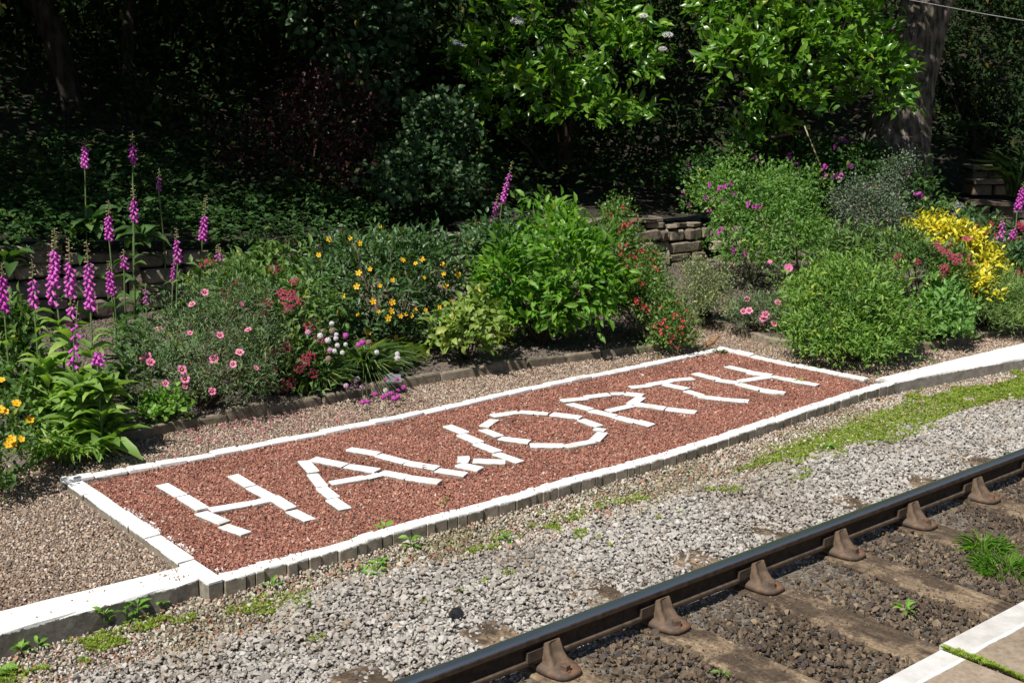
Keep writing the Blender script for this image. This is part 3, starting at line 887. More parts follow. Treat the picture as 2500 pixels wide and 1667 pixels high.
m_grey = M_gravel("pale_limestone_ballast", [(0, (.385, .365, .335)), (.2, (.46, .44, .41)), (.38, (.33, .315, .29)), (.52, (.51, .49, .46)), (.7, (.41, .385, .35)), (.83, (.27, .255, .23)), (.91, (.36, .295, .225)), (.96, (.19, .18, .17))], (.66, .60, .53), .8)
m_dark = M_gravel("dark_oily_ballast", [(0, (.115, .085, .06)), (.2, (.16, .122, .085)), (.38, (.08, .064, .052)), (.55, (.20, .152, .105)), (.7, (.125, .095, .068)), (.85, (.09, .078, .07)), (.95, (.29, .23, .155))], (.5, .46, .44), 1.1)
m_verge = M_gravel("verge_grit", [(0, (.40, .35, .28)), (.2, (.52, .46, .39)), (.38, (.28, .23, .17)), (.53, (.42, .22, .16)), (.65, (.58, .54, .48)), (.82, (.33, .28, .19)), (.93, (.62, .58, .53))], (.62, .62, .45), 1.0)
# red chips inside the panel
x, y = area_points(.09, 6.36, .0, 1.96, .0145, 11, lambda x, y: (y > np.interp(x, [p[0] for p in front], [p[1] for p in front]) + .1))
n = len(x); rg = np.random.default_rng(1)
z = -.025 + .010 * (fbm(x * 5, y * 5, 2) - .4) + rg.uniform(0, .008, n)
scatter("red_gravel", "red sandstone chippings filling the lettered panel", np.stack([x, y, z], 1), rnd_rot(n, 2), .019 * np.exp(rg.normal(0, .3, n)), t_chip, m_red, 1)
# tan gravel of the paths
def on_path(x, y):
    panel = (x > -.02) & (x < 6.45) & (y < 2.02)
    return ~panel & ~inside(BED_A, x, y) & ~inside(BED_B, x, y) & (wall_dist(x, y)[0] < -.02) & (y > np.interp(x, [-5, 0, 6.5, 8.9, 10, 16], [.31, .27, .3, .25, .1, -.8]))
x, y = area_points(-3.2, 12.5, -.2, 6.3, .0165, 21, on_path)
n = len(x); rg = np.random.default_rng(4)
z = -.036 + rg.uniform(0, .009, n) + .012 * (fbm(x * 3, y * 3, 4) - .4)
scatter("path_gravel", "tan and brown pea gravel of the garden path", np.stack([x, y, z], 1), rnd_rot(n, 5), .0175 * np.exp(rg.normal(0, .3, n)), t_pea, m_tan, 2)
# ballast
def sleeper_mask(x, y):
    d = np.min(np.abs(x[:, None] - np.array(SLEEPERS)[None]), 1)
    return (d < .055 + .11 * fbm(x * 14, y * 14, 33)) & (y < Y_R + .26 + .32 * fbm(x * 7, y * 7, 31))
verge_line = lambda x: np.interp(x, [-3, -.2, .84, 1.95, 3, 4.7, 7.4, 12], [-.5, -.45, -.30, -.38, -.42, -.48, -.62, -1.2])
def kgrey(x, y):
    return (y < verge_line(x) + .22 * (fbm(x * 4, y * 4, 41) - .5)) & (y > Y_R - .0) & (~sleeper_mask(x, y) | (vnoise(x * 40, y * 40, 7) > .86))
x, y = area_points(-3.5, 14, Y_R, -.2, .0185, 31, kgrey)
n = len(x); rg = np.random.default_rng(6)
z = -.108 + rg.uniform(-.006, .014, n) + .03 * (fbm(x * 2.2, y * 2.2, 13) - .5)
far = np.clip((y - Y_R) / .2, 0, 1); z = np.where(sleeper_mask(x, y), Z_SL + .01, z - .02 * (1 - far))
scatter("grey_ballast", "pale grey limestone ballast between the rail and the brick border", np.stack([x, y, z], 1), rnd_rot(n, 7, .55), np.clip(.027 * np.exp(rg.normal(0, .36, n)), .012, .07)[:, None] * np.array([1.1, 1.0, .8]), t_bal, m_grey, 3)
def kdark(x, y):
    return ~sleeper_mask(x, y) | (vnoise(x * 40, y * 40, 9) > .90)
x, y = area_points(-1, 9, -3.9, Y_R - .03, .024, 35, kdark)
n = len(x); rg = np.random.default_rng(8)
z = -.122 + rg.uniform(-.006, .016, n) + .03 * (fbm(x * 2.2, y * 2.2, 15) - .5)
scatter("dark_ballast", "dark oily brown ballast between the rails", np.stack([x, y, z], 1), rnd_rot(n, 9), np.clip(.034 * np.exp(rg.normal(0, .36, n)), .014, .08), t_bal, m_dark, 4)
# gritty verge under the border bricks
def kverge(x, y):
    return (y > verge_line(x) - .12 + .25 * (fbm(x * 4, y * 4, 41) - .5)) & (y < np.interp(x, [-5, 0, .1, 1, 2.5, 4.2, 6.06, 6.6, 8.27, 10, 16], [.06, .05, -.06, -.07, -.08, -.03, .1, .13, -.09, -.33, -1.2]))
x, y = area_points(-3.5, 14, -1.4, .2, .0155, 37, kverge)
n = len(x); rg = np.random.default_rng(10)
g_ = np.interp(x, [-5, 0, .1, 1, 2.5, 4.2, 6.06, 6.6, 8.27, 10, 16], [.06, .05, -.06, -.07, -.08, -.03, .1, .13, -.09, -.33, -1.2]) - y
z = -.106 + rg.uniform(-.004, .009, n) + .03 * np.clip(1 - g_ / .3, 0, 1) * np.clip(x / .4, 0, 1) * np.clip((6.5 - x) / .5, 0, 1) - .004 * np.clip((x - 6.4) / .4, 0, 1) - .03 * np.clip(-x / .5, 0, 1) * np.clip((y + .9) / .5, 0, 1)
scatter("verge_grit", "gritty mixed brown and grey small stones below the kerb", np.stack([x, y, z], 1), rnd_rot(n, 11), .019 * np.exp(rg.normal(0, .35, n)), t_pea, m_verge, 5)
# oily grit lying over sleepers and ballast
x, y = area_points(-1, 9, -3.9, -1.1, .032, 39, lambda x, y: vnoise(x * 5, y * 5, 55) > .35)
n = len(x); rg = np.random.default_rng(14)
scatter("track_grit", "brown grit and small stones strewn over the sleepers", np.stack([x, y, np.full(n, Z_SL + .004)], 1), rnd_rot(n, 15), .010 * np.exp(rg.normal(0, .4, n)), t_pea, m_dark, 12)
# crumbs of soil
x, y = area_points(-1, 14, .7, 6.6, .035, 51, lambda x, y: inside(BED_A, x, y) | inside(BED_B, x, y))
n = len(x); rg = np.random.default_rng(12)
m_crumb = M_gravel("soil_crumbs", [(0, (.10, .08, .066)), (.3, (.16, .13, .11)), (.6, (.075, .06, .05)), (.8, (.22, .185, .155)), (.95, (.34, .30, .26))])
scatter("soil_crumbs", "dark crumbly soil of the flower beds", np.stack([x, y, soil_z(x, y) + .006], 1), rnd_rot(n, 13), rg.uniform(.010, .032, n), t_pea, m_crumb, 6)
# ================================================================== STONE EDGING OF THE BEDS
stones_t = [chamfer_box("stone", 80 + i, .07, .14) for i in range(14)]
for me in stones_t: me.materials.append(m_wallstone)
edge_t = [chamfer_box("stone", 120 + i, .05, .08) for i in range(8)]
for me in edge_t: me.materials.append(m_edging)
def edging(label, line, mean, width, height, ztop, jz=.008):
    pl = np.array(line, float)
    t = tag(empty("stone_edging", (*pl[len(pl) // 2], 0.0)), label, "edging", "stone edgings of the beds")
    seg = np.linalg.norm(np.diff(pl, axis=0), axis=1); L = np.concatenate([[0], np.cumsum(seg)])
    s = 0
    while s < L[-1] - .05:
        p = mean * rgb.uniform(.65, 1.45)
        b = min(s + p, L[-1])
        A = np.array([np.interp(s, L, pl[:, 0]), np.interp(s, L, pl[:, 1])]); B = np.array([np.interp(b, L, pl[:, 0]), np.interp(b, L, pl[:, 1])])
        d = B - A; ln = np.linalg.norm(d)
        o = bpy.data.objects.new("stone", rgb.choice(edge_t)); COL.objects.link(o); o.parent = t
        c = (A + B) / 2
        h = height * rgb.uniform(.9, 1.15)
        o.location = (c[0] - t.location.x, c[1] - t.location.y, ztop - h / 2 + rgb.gauss(0, jz))
        o.rotation_euler = (rgb.gauss(0, .05), rgb.gauss(0, .02), math.atan2(d[1], d[0]) + rgb.gauss(0, .02))
        o.scale = (ln - .006, width * rgb.uniform(.85, 1.2), h)
        s = b
edging("dark stone edging along the front of the long flower bed", [(-.05, 2.58), (.3, 2.64), (.63, 2.68), (1.10, 2.78), (1.83, 2.725), (2.65, 2.72), (3.26, 2.765), (4.26, 2.65), (5.22, 2.53), (6.02, 2.33)], .5, .062, .15, .052)
edging("curved low stone edging beside the gravel gap between the beds", [(8.15, 4.75), (7.55, 3.75), (7.40, 3.2), (7.16, 2.62), (6.96, 1.9), (7.1, 1.3), (7.25, 1.1)], .32, .09, .13, .045)
edging("mossy broken stone edging in front of the right hand bed", [(7.5, .86), (7.9, .77), (8.6, .71), (9.9, .75), (12.5, .8), (16, .87)], .3, .10, .13, .045, .014)
edging("low stone riser across the gravel behind the small variegated shrub", [(6.75, 3.6), (7.05, 3.72), (7.4, 3.75)], .3, .1, .13, .06)

# ================================================================== DRY STONE RETAINING WALL
def dry_wall(name, label, line, z_base, top_f, group, batter=.10, mean=.26, lay=(.075, .15), seed=0):
    rg = random.Random(seed)
    pl = np.array(line, float); seg = np.linalg.norm(np.diff(pl, axis=0), axis=1); L = np.concatenate([[0], np.cumsum(seg)])
    mid = pl[0] * .5 + pl[-1] * .5
    t = tag(empty(name, (*mid, z_base)), label, "wall", group)
    pt = lambda s: np.array([np.interp(s, L, pl[:, 0]), np.interp(s, L, pl[:, 1])])
    nrm_ = lambda s: (lambda d: np.array([d[1], -d[0]]) / np.linalg.norm(d))(pt(min(s + .05, L[-1])) - pt(max(s - .05, 0)))   # faces the garden
    core = MB()
    ss = np.linspace(0, L[-1], max(3, int(L[-1] / .4)))
    V = []
    for s in ss:
        p = pt(s); n = nrm_(s); zt = float(top_f(p[0])) - .05
        V += [(*(p - n * .02 - mid), -.3), (*(p - n * (.02 + batter) - mid), zt - z_base), (*(p - n * .4 - mid), zt - z_base), (*(p - n * .4 - mid), -.3)]
    Fs = []
    for i in range(len(ss) - 1):
        for k in range(4): Fs.append((4 * i + k, 4 * i + (k + 1) % 4, 4 * i + 4 + (k + 1) % 4, 4 * i + 4 + k))
    core.add(V, Fs)
    link("wall_core", core.mesh("wall_core"), m_wallcore, t)
    zmax = max(float(top_f(p[0])) for p in pl) + .02
    cuts = [0.0]
    while cuts[-1] < L[-1]: cuts.append(cuts[-1] + rg.uniform(.45, 1.2))
    for s0, s1 in zip(cuts[:-1], cuts[1:]):
      z = z_base - rg.uniform(.03, .1)
      while z < zmax:
        h = rg.uniform(*lay) * (1.35 if rg.random() < .2 else 1)
        s = s0 + rg.uniform(-.06, .06)
        while s < s1 - .03:
            ln = mean * rg.uniform(.35, 1.7)
            if s1 - (s + ln) < .09: ln = s1 - s + rg.uniform(-.05, .05)
            c = s + ln / 2
            if 0 < c < L[-1]:
                p = pt(c); n = nrm_(c)
                if z + h < float(top_f(p[0])) + rg.uniform(-.03, .06):
                    hh = h * rg.uniform(.82, 1.0)
                    dp = .2
                    f = (z - z_base) / .8
                    q = p + n * (.055 - batter * f + rg.uniform(-.035, .035) - dp / 2 + .05)
                    o = bpy.data.objects.new("stone", rg.choice(stones_t)); COL.objects.link(o); o.parent = t
                    o.location = (q[0] - mid[0], q[1] - mid[1], z + hh / 2 - z_base)
                    o.rotation_euler = (rg.gauss(0, .07), rg.gauss(0, .05), math.atan2(n[0], -n[1]) + rg.gauss(0, .08))
                    o.scale = (ln * .97, dp, hh)
            s += ln + .004
        z += h + .002
    return t
dry_wall("retaining_wall", "brown dry stone retaining wall behind the long flower bed", [(.2, 6.585), (3, 6.31), (6.5, 5.97), (10.3, 5.6)], .06, lambda x: wall_top(x) + .01, "dry stone walls", mean=.33, lay=(.06, .2), seed=3)
dry_wall("retaining_wall", "shaded dry stone wall beside the steps at the right edge", [(10.3, 5.6), (11.8, 4.78), (13.3, 3.95), (16.0, 2.78), (18.5, 1.7)], .1, lambda x: wall_top(x) + .03, "dry stone walls", mean=.34, lay=(.1, .17), seed=4)
bl = bpy.data.objects.new("boulder", chamfer_box("boulder", 200, .12, .24, True)); COL.objects.link(bl); bl.data.materials.append(m_wallstone)
P = at(42, 728, 12.0); bl.location = P; bl.scale = (.36, .3, .30); bl.rotation_euler = (.1, .2, .3)
tag(bl, "pale rounded boulder at the foot of the wall by the left edge", "boulder")

# stone steps up the bank
st = tag(empty("stone_steps", (13.9, 4.1, .45)), "shaded flight of flat stone steps up the bank at right", "steps")
m_step = M_plain("step_stone", (0.09, 0.07, 0.048), (0.20, 0.155, 0.11), 12, .9, .6, .015, rnd=.5)
step_t = [chamfer_box("stone", 220 + i, .03, .07) for i in range(6)]
for me in step_t: me.materials.append(m_step)
for i, (py, x0, x1) in enumerate([(563, 2300, 2470), (532, 2340, 2475), (489, 2355, 2470), (438, 2365, 2465), (404, 2360, 2470)]):
    D = 17.0 + i * .42
    A = at(x0, py, D); B = at(x1, py, D)
    c = (A + B) / 2; w = np.linalg.norm(B - A)
    def stn(loc, scl):
        o = bpy.data.objects.new("stone", rgb.choice(step_t)); COL.objects.link(o); o.parent = st
        o.location = Vector(loc) - st.location; o.scale = scl; o.rotation_euler = (rgb.gauss(0, .02), rgb.gauss(0, .02), YAW + rgb.gauss(0, .03))
    stn((c[0], c[1], c[2] - .028), (w, .5, .055))
    q = AX_F * .06
    stn(c - AX_R * w * .24 + q + AX_Z * -.145, (w * .46, .46, .16)); stn(c + AX_R * w * .25 + q + AX_Z * -.145, (w * .44, .46, .16))

# ================================================================== FLOWERS (templates)
def petal_flower(name, npet, r, pw, cup, m_pet, m_ctr, ctr=.2, blotch=None, seed=0):
    """open flower facing +Y of its own frame (frame_matrix: Y is the way it faces)"""
    rg = random.Random(seed)
    mb = MB()
    for k in range(npet):
        a = 2 * math.pi * k / npet + rg.uniform(-.1, .1)
        e = np.array([math.cos(a), 0, math.sin(a)]); s = np.array([-math.sin(a), 0, math.cos(a)]); n = np.array([0, 1., 0])
        rows = [(.1, .1, 0), (.45, pw * .75, cup * .5), (.8, pw, cup * .85), (1.0, pw * .55, cup * .9 + rg.uniform(-.08, .08))]
        V = []
        for t, w, h in rows: V += [e * t * r - s * w * r + n * h * r, e * t * r + n * (h - .06) * r, e * t * r + s * w * r + n * (h + .04) * r]
        Fs = []; 
        for i in range(3): Fs += [(3 * i, 3 * i + 1, 3 * i + 4, 3 * i + 3), (3 * i + 1, 3 * i + 2, 3 * i + 5, 3 * i + 4)]
        if blotch:
            mb.add(V[:6], [(0, 1, 4, 3), (1, 2, 5, 4)], 2)
            mb.add(V[3:], [(0, 1, 4, 3), (1, 2, 5, 4), (3, 4, 7, 6), (4, 5, 8, 7)], 0)
        else: mb.add(V, Fs, 0)
    V = []; Fs = []
    for k in range(6):
        a = 2 * math.pi * k / 6
        V += [(math.cos(a) * ctr * r, .1 * r, math.sin(a) * ctr * r), (math.cos(a) * ctr * r * .7, .3 * r, math.sin(a) * ctr * r * .7)]
    V.append((0, .36 * r, 0))
    for k in range(6):
        k2 = (k + 1) % 6
        Fs += [(2 * k, 2 * k2, 2 * k2 + 1, 2 * k + 1), (2 * k + 1, 2 * k2 + 1, 12)]
    mb.add(V, Fs, 1)
    me = mb.mesh(name, True)
    for m in (m_pet, m_ctr, blotch): 
        if m: me.materials.append(m)
    return me
def blob_cluster(name, n, r, dot, flat, mat, seed):
    """a head of many little florets"""
    rg = random.Random(seed)
    mb = MB()
    for k in range(n):
        a = rg.uniform(0, 6.283); rr = r * math.sqrt(rg.random())
        p = np.array([rr * math.cos(a), flat * (1 - (rr / r) ** 2) * r + rg.uniform(-.15, .15) * r, rr * math.sin(a)])
        s = dot * rg.uniform(.7, 1.2)
        q = [p + s * np.array(v) for v in ((1, 0, 0), (-.5, 0, .87), (-.5, 0, -.87), (0, .9, 0), (0, -.6, 0))]
        mb.add(q, [(0, 2, 3), (2, 1, 3), (1, 0, 3), (0, 4, 2), (2, 4, 1), (1, 4, 0)])
    me = mb.mesh(name, False); me.materials.append(mat)
    return me
def ball_head(name, n, r, dot, mat, seed):
    rg = np.random.default_rng(seed); mb = MB()
    U = unit(rg.normal(size=(n, 3)))
    for u in U:
        if u[1] < -.75: continue
        p = u * r * rg.uniform(.8, 1.05); s = dot
        a = np.cross(u, [.3, .2, .9]); a /= np.linalg.norm(a); b = np.cross(u, a)
        mb.add([p + s * a, p + s * b, p - s * a, p - s * b, p + u * s * .4, p - u * s], [(0, 1, 4), (1, 2, 4), (2, 3, 4), (3, 0, 4), (1, 0, 5), (2, 1, 5), (3, 2, 5), (0, 3, 5)])
    me = mb.mesh(name); me.materials.append(mat); return me
def M_petal(name, c1, c2, rough=.6, trans=.3):
    m, nt, b, o = newmat(name)
    oi = N(nt, "ShaderNodeObjectInfo"); nz = noise(nt, 60, 2)
    f = math_(nt, 'ADD', math_(nt, 'MULTIPLY', oi.outputs["Random"], .6), math_(nt, 'MULTIPLY', nz.outputs[0], .4))
    col = mixc(nt, c1, c2, f)
    nt.links.new(col, b.inputs["Base Color"]); b.inputs["Roughness"].default_value = rough; b.inputs["Specular IOR Level"].default_value = .2
    t = N(nt, "ShaderNodeBsdfTranslucent"); nt.links.new(col, t.inputs[0])
    mx = N(nt, "ShaderNodeMixShader"); mx.inputs[0].default_value = trans
    nt.links.new(b.outputs[0], mx.inputs[1]); nt.links.new(t.outputs[0], mx.inputs[2]); nt.links.new(mx.outputs[0], o.inputs[0])
    return m
p_fox = M_petal("foxglove_magenta", (.50, .05, .42), (.70, .18, .60), .45, .3)
p_foxbud = M_petal("foxglove_bud", (.45, .30, .22), (.40, .38, .18), .6, .2)
p_pink = M_petal("cistus_pink", (.72, .16, .38), (.80, .34, .52), .6, .3)
p_blotch = M_petal("dark_red_blotch", (.22, .01, .04), (.3, .02, .06))
p_yctr = M_petal("yellow_stamens", (.75, .45, .02), (.8, .55, .06))
p_yellow = M_petal("golden_yellow", (.78, .42, .01), (.85, .52, .03), .5, .25)
p_crim = M_petal("spirea_crimson", (.50, .045, .12), (.68, .16, .26))
p_white = M_petal("white_floret", (.72, .72, .70), (.8, .78, .8))
p_mag = M_petal("thrift_magenta", (.55, .05, .42), (.70, .16, .55))
p_palepink = M_petal("pale_pink_floret", (.62, .34, .52), (.72, .48, .62))
p_red = M_petal("escallonia_red", (.70, .06, .09), (.80, .18, .20))
p_pea = M_petal("pea_purple", (.38, .03, .30), (.55, .10, .45))
p_bud = M_petal("green_bud", (.30, .36, .12), (.42, .42, .2))
p_dead = M_petal("dried_head", (.30, .2, .16), (.42, .3, .24))
f_cistus = [petal_flower("flower", 5, .040, .44, .18, p_pink, p_yctr, .2, p_blotch, i) for i in range(4)]
f_hyper = [petal_flower("flower", 5, .034, .34, .28, p_yellow, p_yctr, .22, None, 10 + i) for i in range(4)]
f_yellow = [petal_flower("flower", 5, .042, .42, .3, p_yellow, p_yctr, .2, None, 14 + i) for i in range(3)]
f_rose = [petal_flower("flower", 9, .038, .38, .45, p_pink, p_pink, .3, None, 20 + i) for i in range(3)]
f_spirea = [blob_cluster("flower_cluster", 46, .045, .0085, .35, p_crim, i) for i in range(5)]
f_spirea_old = [blob_cluster("flower_cluster", 30, .038, .007, .3, p_dead, 7 + i) for i in range(2)]
f_thrift = {k: [ball_head("flower_head", 80, .017, .0055, m, 3)] for k, m in (("w", p_white), ("m", p_mag), ("p", p_palepink), ("d", p_dead))}
f_pea = []
for i in range(3):
    mb = MB(); rg_ = random.Random(30 + i)
    for k in range(3):
        o3 = np.array([rg_.uniform(-.02, .02), rg_.uniform(0, .02), rg_.uniform(-.02, .02)])
        mb.add([o3 + np.array(v) for v in ((-.017, 0, 0), (-.015, .004, .02), (0, -.004, .024), (.015, .004, .02), (.017, 0, 0), (0, .006, -.004), (0, .018, .004))], [(0, 5, 2, 1), (5, 4, 3, 2), (0, 6, 5), (5, 6, 4)])
    me = mb.mesh("flower", True); me.materials.append(p_pea); f_pea.append(me)
f_esc = []
for i in range(4):
    mb = MB(); rg_ = random.Random(50 + i)
    for k in range(rg_.randint(4, 7)):
        c = np.array([rg_.uniform(-.03, .03), rg_.uniform(-.01, .02), rg_.uniform(-.03, .03)]); u = unit(np.array([rg_.uniform(-1, 1), 1.2, rg_.uniform(-1, 1)]))
        a = unit(np.cross(u, [.2, .3, .9])); b = np.cross(u, a)
        for q in range(5):
            an = 6.283 * q / 5; e = math.cos(an) * a + math.sin(an) * b; s_ = -math.sin(an) * a + math.cos(an) * b
            mb.add([c - u * .014, c + e * .006 - s_ * .004, c + e * .013 + u * .004, c + e * .006 + s_ * .004], [(0, 1, 2, 3)])
    me = mb.mesh("flower_cluster", True); me.materials.append(p_red); f_esc.append(me)
def umbel(seed, r, mat=None, flat=.18, n=160):
    return blob_cluster("flower_head", n + 80, r, r * .075, flat, mat or p_white, seed)
f_elder = [umbel(1, .13), umbel(2, .11)]
rgf = random.Random(77)
def flower(parent, base, me, P, facing, scale=1.0, name=None):
    o = bpy.data.objects.new(name or me.name.split('.')[0], me); COL.objects.link(o); o.parent = parent
    o.matrix_local = frame_matrix(np.asarray(P) - base, facing, (rgf.uniform(-1, 1), rgf.uniform(-1, 1), rgf.uniform(-1, 1)), scale)
    return o
TOCAM = lambda P: unit(CAM - P)

# ================================================================== LEAF MATERIALS
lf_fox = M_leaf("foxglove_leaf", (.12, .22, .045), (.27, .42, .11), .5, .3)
lf_foxdark = M_leaf("shaded_foxglove_leaf", (.035, .09, .025), (.09, .18, .05), .5, .25)  # darker copy of the foxglove leaf, with shade put into its colour
lf_yold = M_leaf("yellowing_leaf", (.34, .25, .05), (.5, .38, .12), .6, .2)
lf_straps = M_leaf("strap_leaf", (.13, .26, .05), (.28, .42, .10), .4, .3)
lf_cistus = M_leaf("cistus_leaf", (.06, .115, .045), (.20, .29, .12), .6, .15)
lf_spirea = M_leaf("spirea_leaf", (.05, .12, .03), (.17, .28, .07), .5, .3)
lf_hyper = M_leaf("hypericum_leaf", (.03, .085, .025), (.12, .21, .08), .4, .25)
lf_hydr = M_leaf("hydrangea_leaf", (.12, .22, .03), (.34, .42, .11), .45, .3)
lf_green = M_leaf("fresh_green_leaf", (.05, .16, .015), (.21, .40, .05), .45, .4)
lf_esc = M_leaf("escallonia_leaf", (.05, .12, .025), (.19, .31, .07), .42, .25, .35)
lf_var = M_leaf("variegated_leaf", (.06, .11, .035), (.36, .40, .20), .45, .2)
lf_bush = M_leaf("bushy_spirea_leaf", (.065, .17, .025), (.25, .40, .075), .5, .3)
lf_pea = M_leaf("pea_leaf", (.06, .16, .03), (.22, .38, .09), .5, .35)
lf_silver = M_leaf("cotoneaster_leaf", (.035, .06, .035), (.20, .25, .17), .5, .15, .35)
lf_choisya = M_leaf("golden_choisya_leaf", (.46, .45, .02), (.84, .75, .06), .35, .25, .4, (1.0, 1.0, .4))
lf_sedum = M_leaf("pale_green_leaf", (.10, .24, .05), (.26, .44, .13), .45, .3)
lf_fennel = M_leaf("feathery_leaf", (.13, .24, .06), (.32, .44, .16), .55, .3)
lf_grass = M_leaf("grass_blade", (.07, .14, .03), (.22, .32, .07), .5, .3)
lf_thrift = M_leaf("thrift_blade", (.07, .14, .04), (.22, .33, .12), .4, .25)
lf_laurel = M_leaf("laurel_leaf", (.045, .14, .012), (.18, .34, .035), .32, .3, .6)
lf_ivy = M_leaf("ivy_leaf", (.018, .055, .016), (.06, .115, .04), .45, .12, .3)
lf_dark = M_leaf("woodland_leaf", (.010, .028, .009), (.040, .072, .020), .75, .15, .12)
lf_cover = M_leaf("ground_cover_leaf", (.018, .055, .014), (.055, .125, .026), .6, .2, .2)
lf_red = M_leaf("red_leaf", (.02, .007, .006), (.075, .022, .018), .5, .2, .35, (1.4, .7, .6))
lf_canopy = M_leaf("canopy_leaf", (.03, .07, .015), (.10, .18, .04), .5, .2)
lf_weed = M_leaf("weed_leaf", (.11, .26, .03), (.25, .46, .08), .45, .35)
lf_moss = M_leaf("moss_tuft", (.13, .19, .02), (.30, .40, .05), .8, .2)
# ================================================================== PLANT BUILDERS
def shrub(name, label, cat, base, lumps, mat, kind, branches, per, clump, size, width, seed, n_single=0, stems=10, stem_r=(.012, .004), stem_mat=None, group=None, **kw):
    rg = np.random.default_rng(seed)
    base = np.asarray(base, float)
    root = tag(empty(name, base), label, cat, group)
    B, O, P, D, Nn, sz, tint = crown_leaves(lumps, branches, per, clump, size, rg, **kw)
    wd = width * rg.uniform(.85, 1.15, len(P)) if not n_single else np.full(len(P), width)
    put_leaves(root, base, kind, mat, P, D, Nn, sz, wd, tint, n_single)
    if stems:
        sel = rg.choice(len(B), min(stems, len(B)), replace=False)
        link("stems", stems_mesh("stems", base, B[sel] - O[sel] * clump, stem_r[0], stem_r[1], rg), stem_mat or m_wood, root)
    return root, base, B, O
def bell_template():
    rows = [(0, .16), (.12, .30), (.45, .36), (.78, .42), (1.0, .60)]
    seg = 7; V = []; Fq = []
    for t, r in rows:
        for k in range(seg):
            a = 6.283 * k / seg
            V.append((r * .62 * math.cos(a), t, r * .62 * math.sin(a) - .05 * t))
    for i in range(len(rows) - 1):
        for k in range(seg): Fq.append((i * seg + k, i * seg + (k + 1) % seg, (i + 1) * seg + (k + 1) % seg, (i + 1) * seg + k))
    return np.array(V), np.array(Fq)
BELL_V, BELL_F = bell_template()
def bells_mesh(name, P, D, size):
    n = len(P); D = unit(D); up = np.broadcast_to(AX_Z, (n, 3)); Nn = unit(up - (up * D).sum(1, keepdims=True) * D); S = np.cross(D, Nn)
    V = P[:, None] + (BELL_V[None, :, 0] * size[:, None])[..., None] * S[:, None] + (BELL_V[None, :, 1] * size[:, None])[..., None] * D[:, None] + (BELL_V[None, :, 2] * size[:, None])[..., None] * Nn[:, None]
    Fq = (BELL_F[None] + (np.arange(n) * len(BELL_V))[:, None, None]).reshape(-1, 4)
    return np_mesh(name, V.reshape(-1, 3), Fq, True)
def foxglove(label, top, bot, dist, seed, leaves=10, leaf_len=.24, mat=None, tips=.32, density=1.0, group="foxgloves", base_px=None, bell=.043, spike2=None, leaf_z=.0):
    """one plant: rosette and stem leaves, stem, spike of hanging bells with green buds at its tip"""
    rg = np.random.default_rng(seed)
    T = at(*top, dist); Bt = at(*bot, dist)
    bx = at(*(base_px or (bot[0], bot[1] + 60)), dist)
    base = np.array([bx[0], bx[1], float(ground_z(bx[0], bx[1]))])
    root = tag(empty("foxglove", base), label, "foxglove", group)
    mb = MB()
    lean = (T - Bt)
    pts = [np.zeros(3), (Bt - base) * .5 + np.array([rg.normal(0, .01), rg.normal(0, .01), 0]), Bt - base, (Bt - base) * .5 + (T - base) * .5, T - base]
    mb.tube(pts, [.009, .008, .0065, .005, .002], 6)
    link("stem", mb.mesh("stem", True), m_stem, root)
    Ls = np.linalg.norm(lean); ax = lean / Ls
    def spike(A, Bp, nb):
        Ln = np.linalg.norm(Bp - A)
        t = (np.arange(nb) + rg.uniform(-.3, .3, nb)) / nb
        t = np.clip(t, 0, 1)
        an = np.arange(nb) * 2.4 + rg.normal(0, .25, nb)
        side = unit(np.cos(an)[:, None] * AX_R + np.sin(an)[:, None] * AX_F)
        side = unit(side + .35 * -AX_F)
        size = bell * (1.1 - .62 * t ** 1.4)
        P = A + (Bp - A) * t[:, None] + side * .006
        droop = .75 - .35 * t
        D = unit(side * (1 - droop * .4)[:, None] - AX_Z * droop[:, None])
        bud = t > 1 - tips
        link("flower_spike", bells_mesh("flower_spike", (P - base)[~bud], D[~bud], size[~bud]), p_fox, root)
        sb = size[bud] * .62
        link("buds", bells_mesh("buds", (P - base)[bud], unit(D[bud] + AX_Z * .6), sb), p_foxbud, root)
    tips = tips * rg.uniform(.8, 1.35); nb = max(14, int(Ls / .011 * density * rg.uniform(.8, 1.15)))
    spike(Bt, T, nb)
    if spike2: spike(at(*spike2[1], dist), at(*spike2[0], dist), max(10, int(nb * .5)))
    # leaves
    m = mat or lf_fox
    n = leaves
    if n:
        h = np.linalg.norm(Bt - base)
        hgt = rg.random(n) ** 1.35
        an = np.arange(n) * 2.4 + rg.normal(0, .3, n)
        side = np.cos(an)[:, None] * AX_R + np.sin(an)[:, None] * AX_F
        P = base + AX_Z * (hgt * h * .8 + leaf_z)[:, None] + (Bt - base - AX_Z * h) * hgt[:, None] * .5 + side * .012
        D = unit(side + AX_Z * rg.uniform(.0, .75, n)[:, None])
        Nn = unit(AX_Z + side * -.2 + rg.normal(0, .2, (n, 3)))
        sz = leaf_len * (1.1 - .62 * hgt) * rg.uniform(.75, 1.15, n)
        put_leaves(root, base, 'broad', m, P, D, Nn, sz, np.full(n, .38), rg.uniform(0, 1, n), n)
    return root
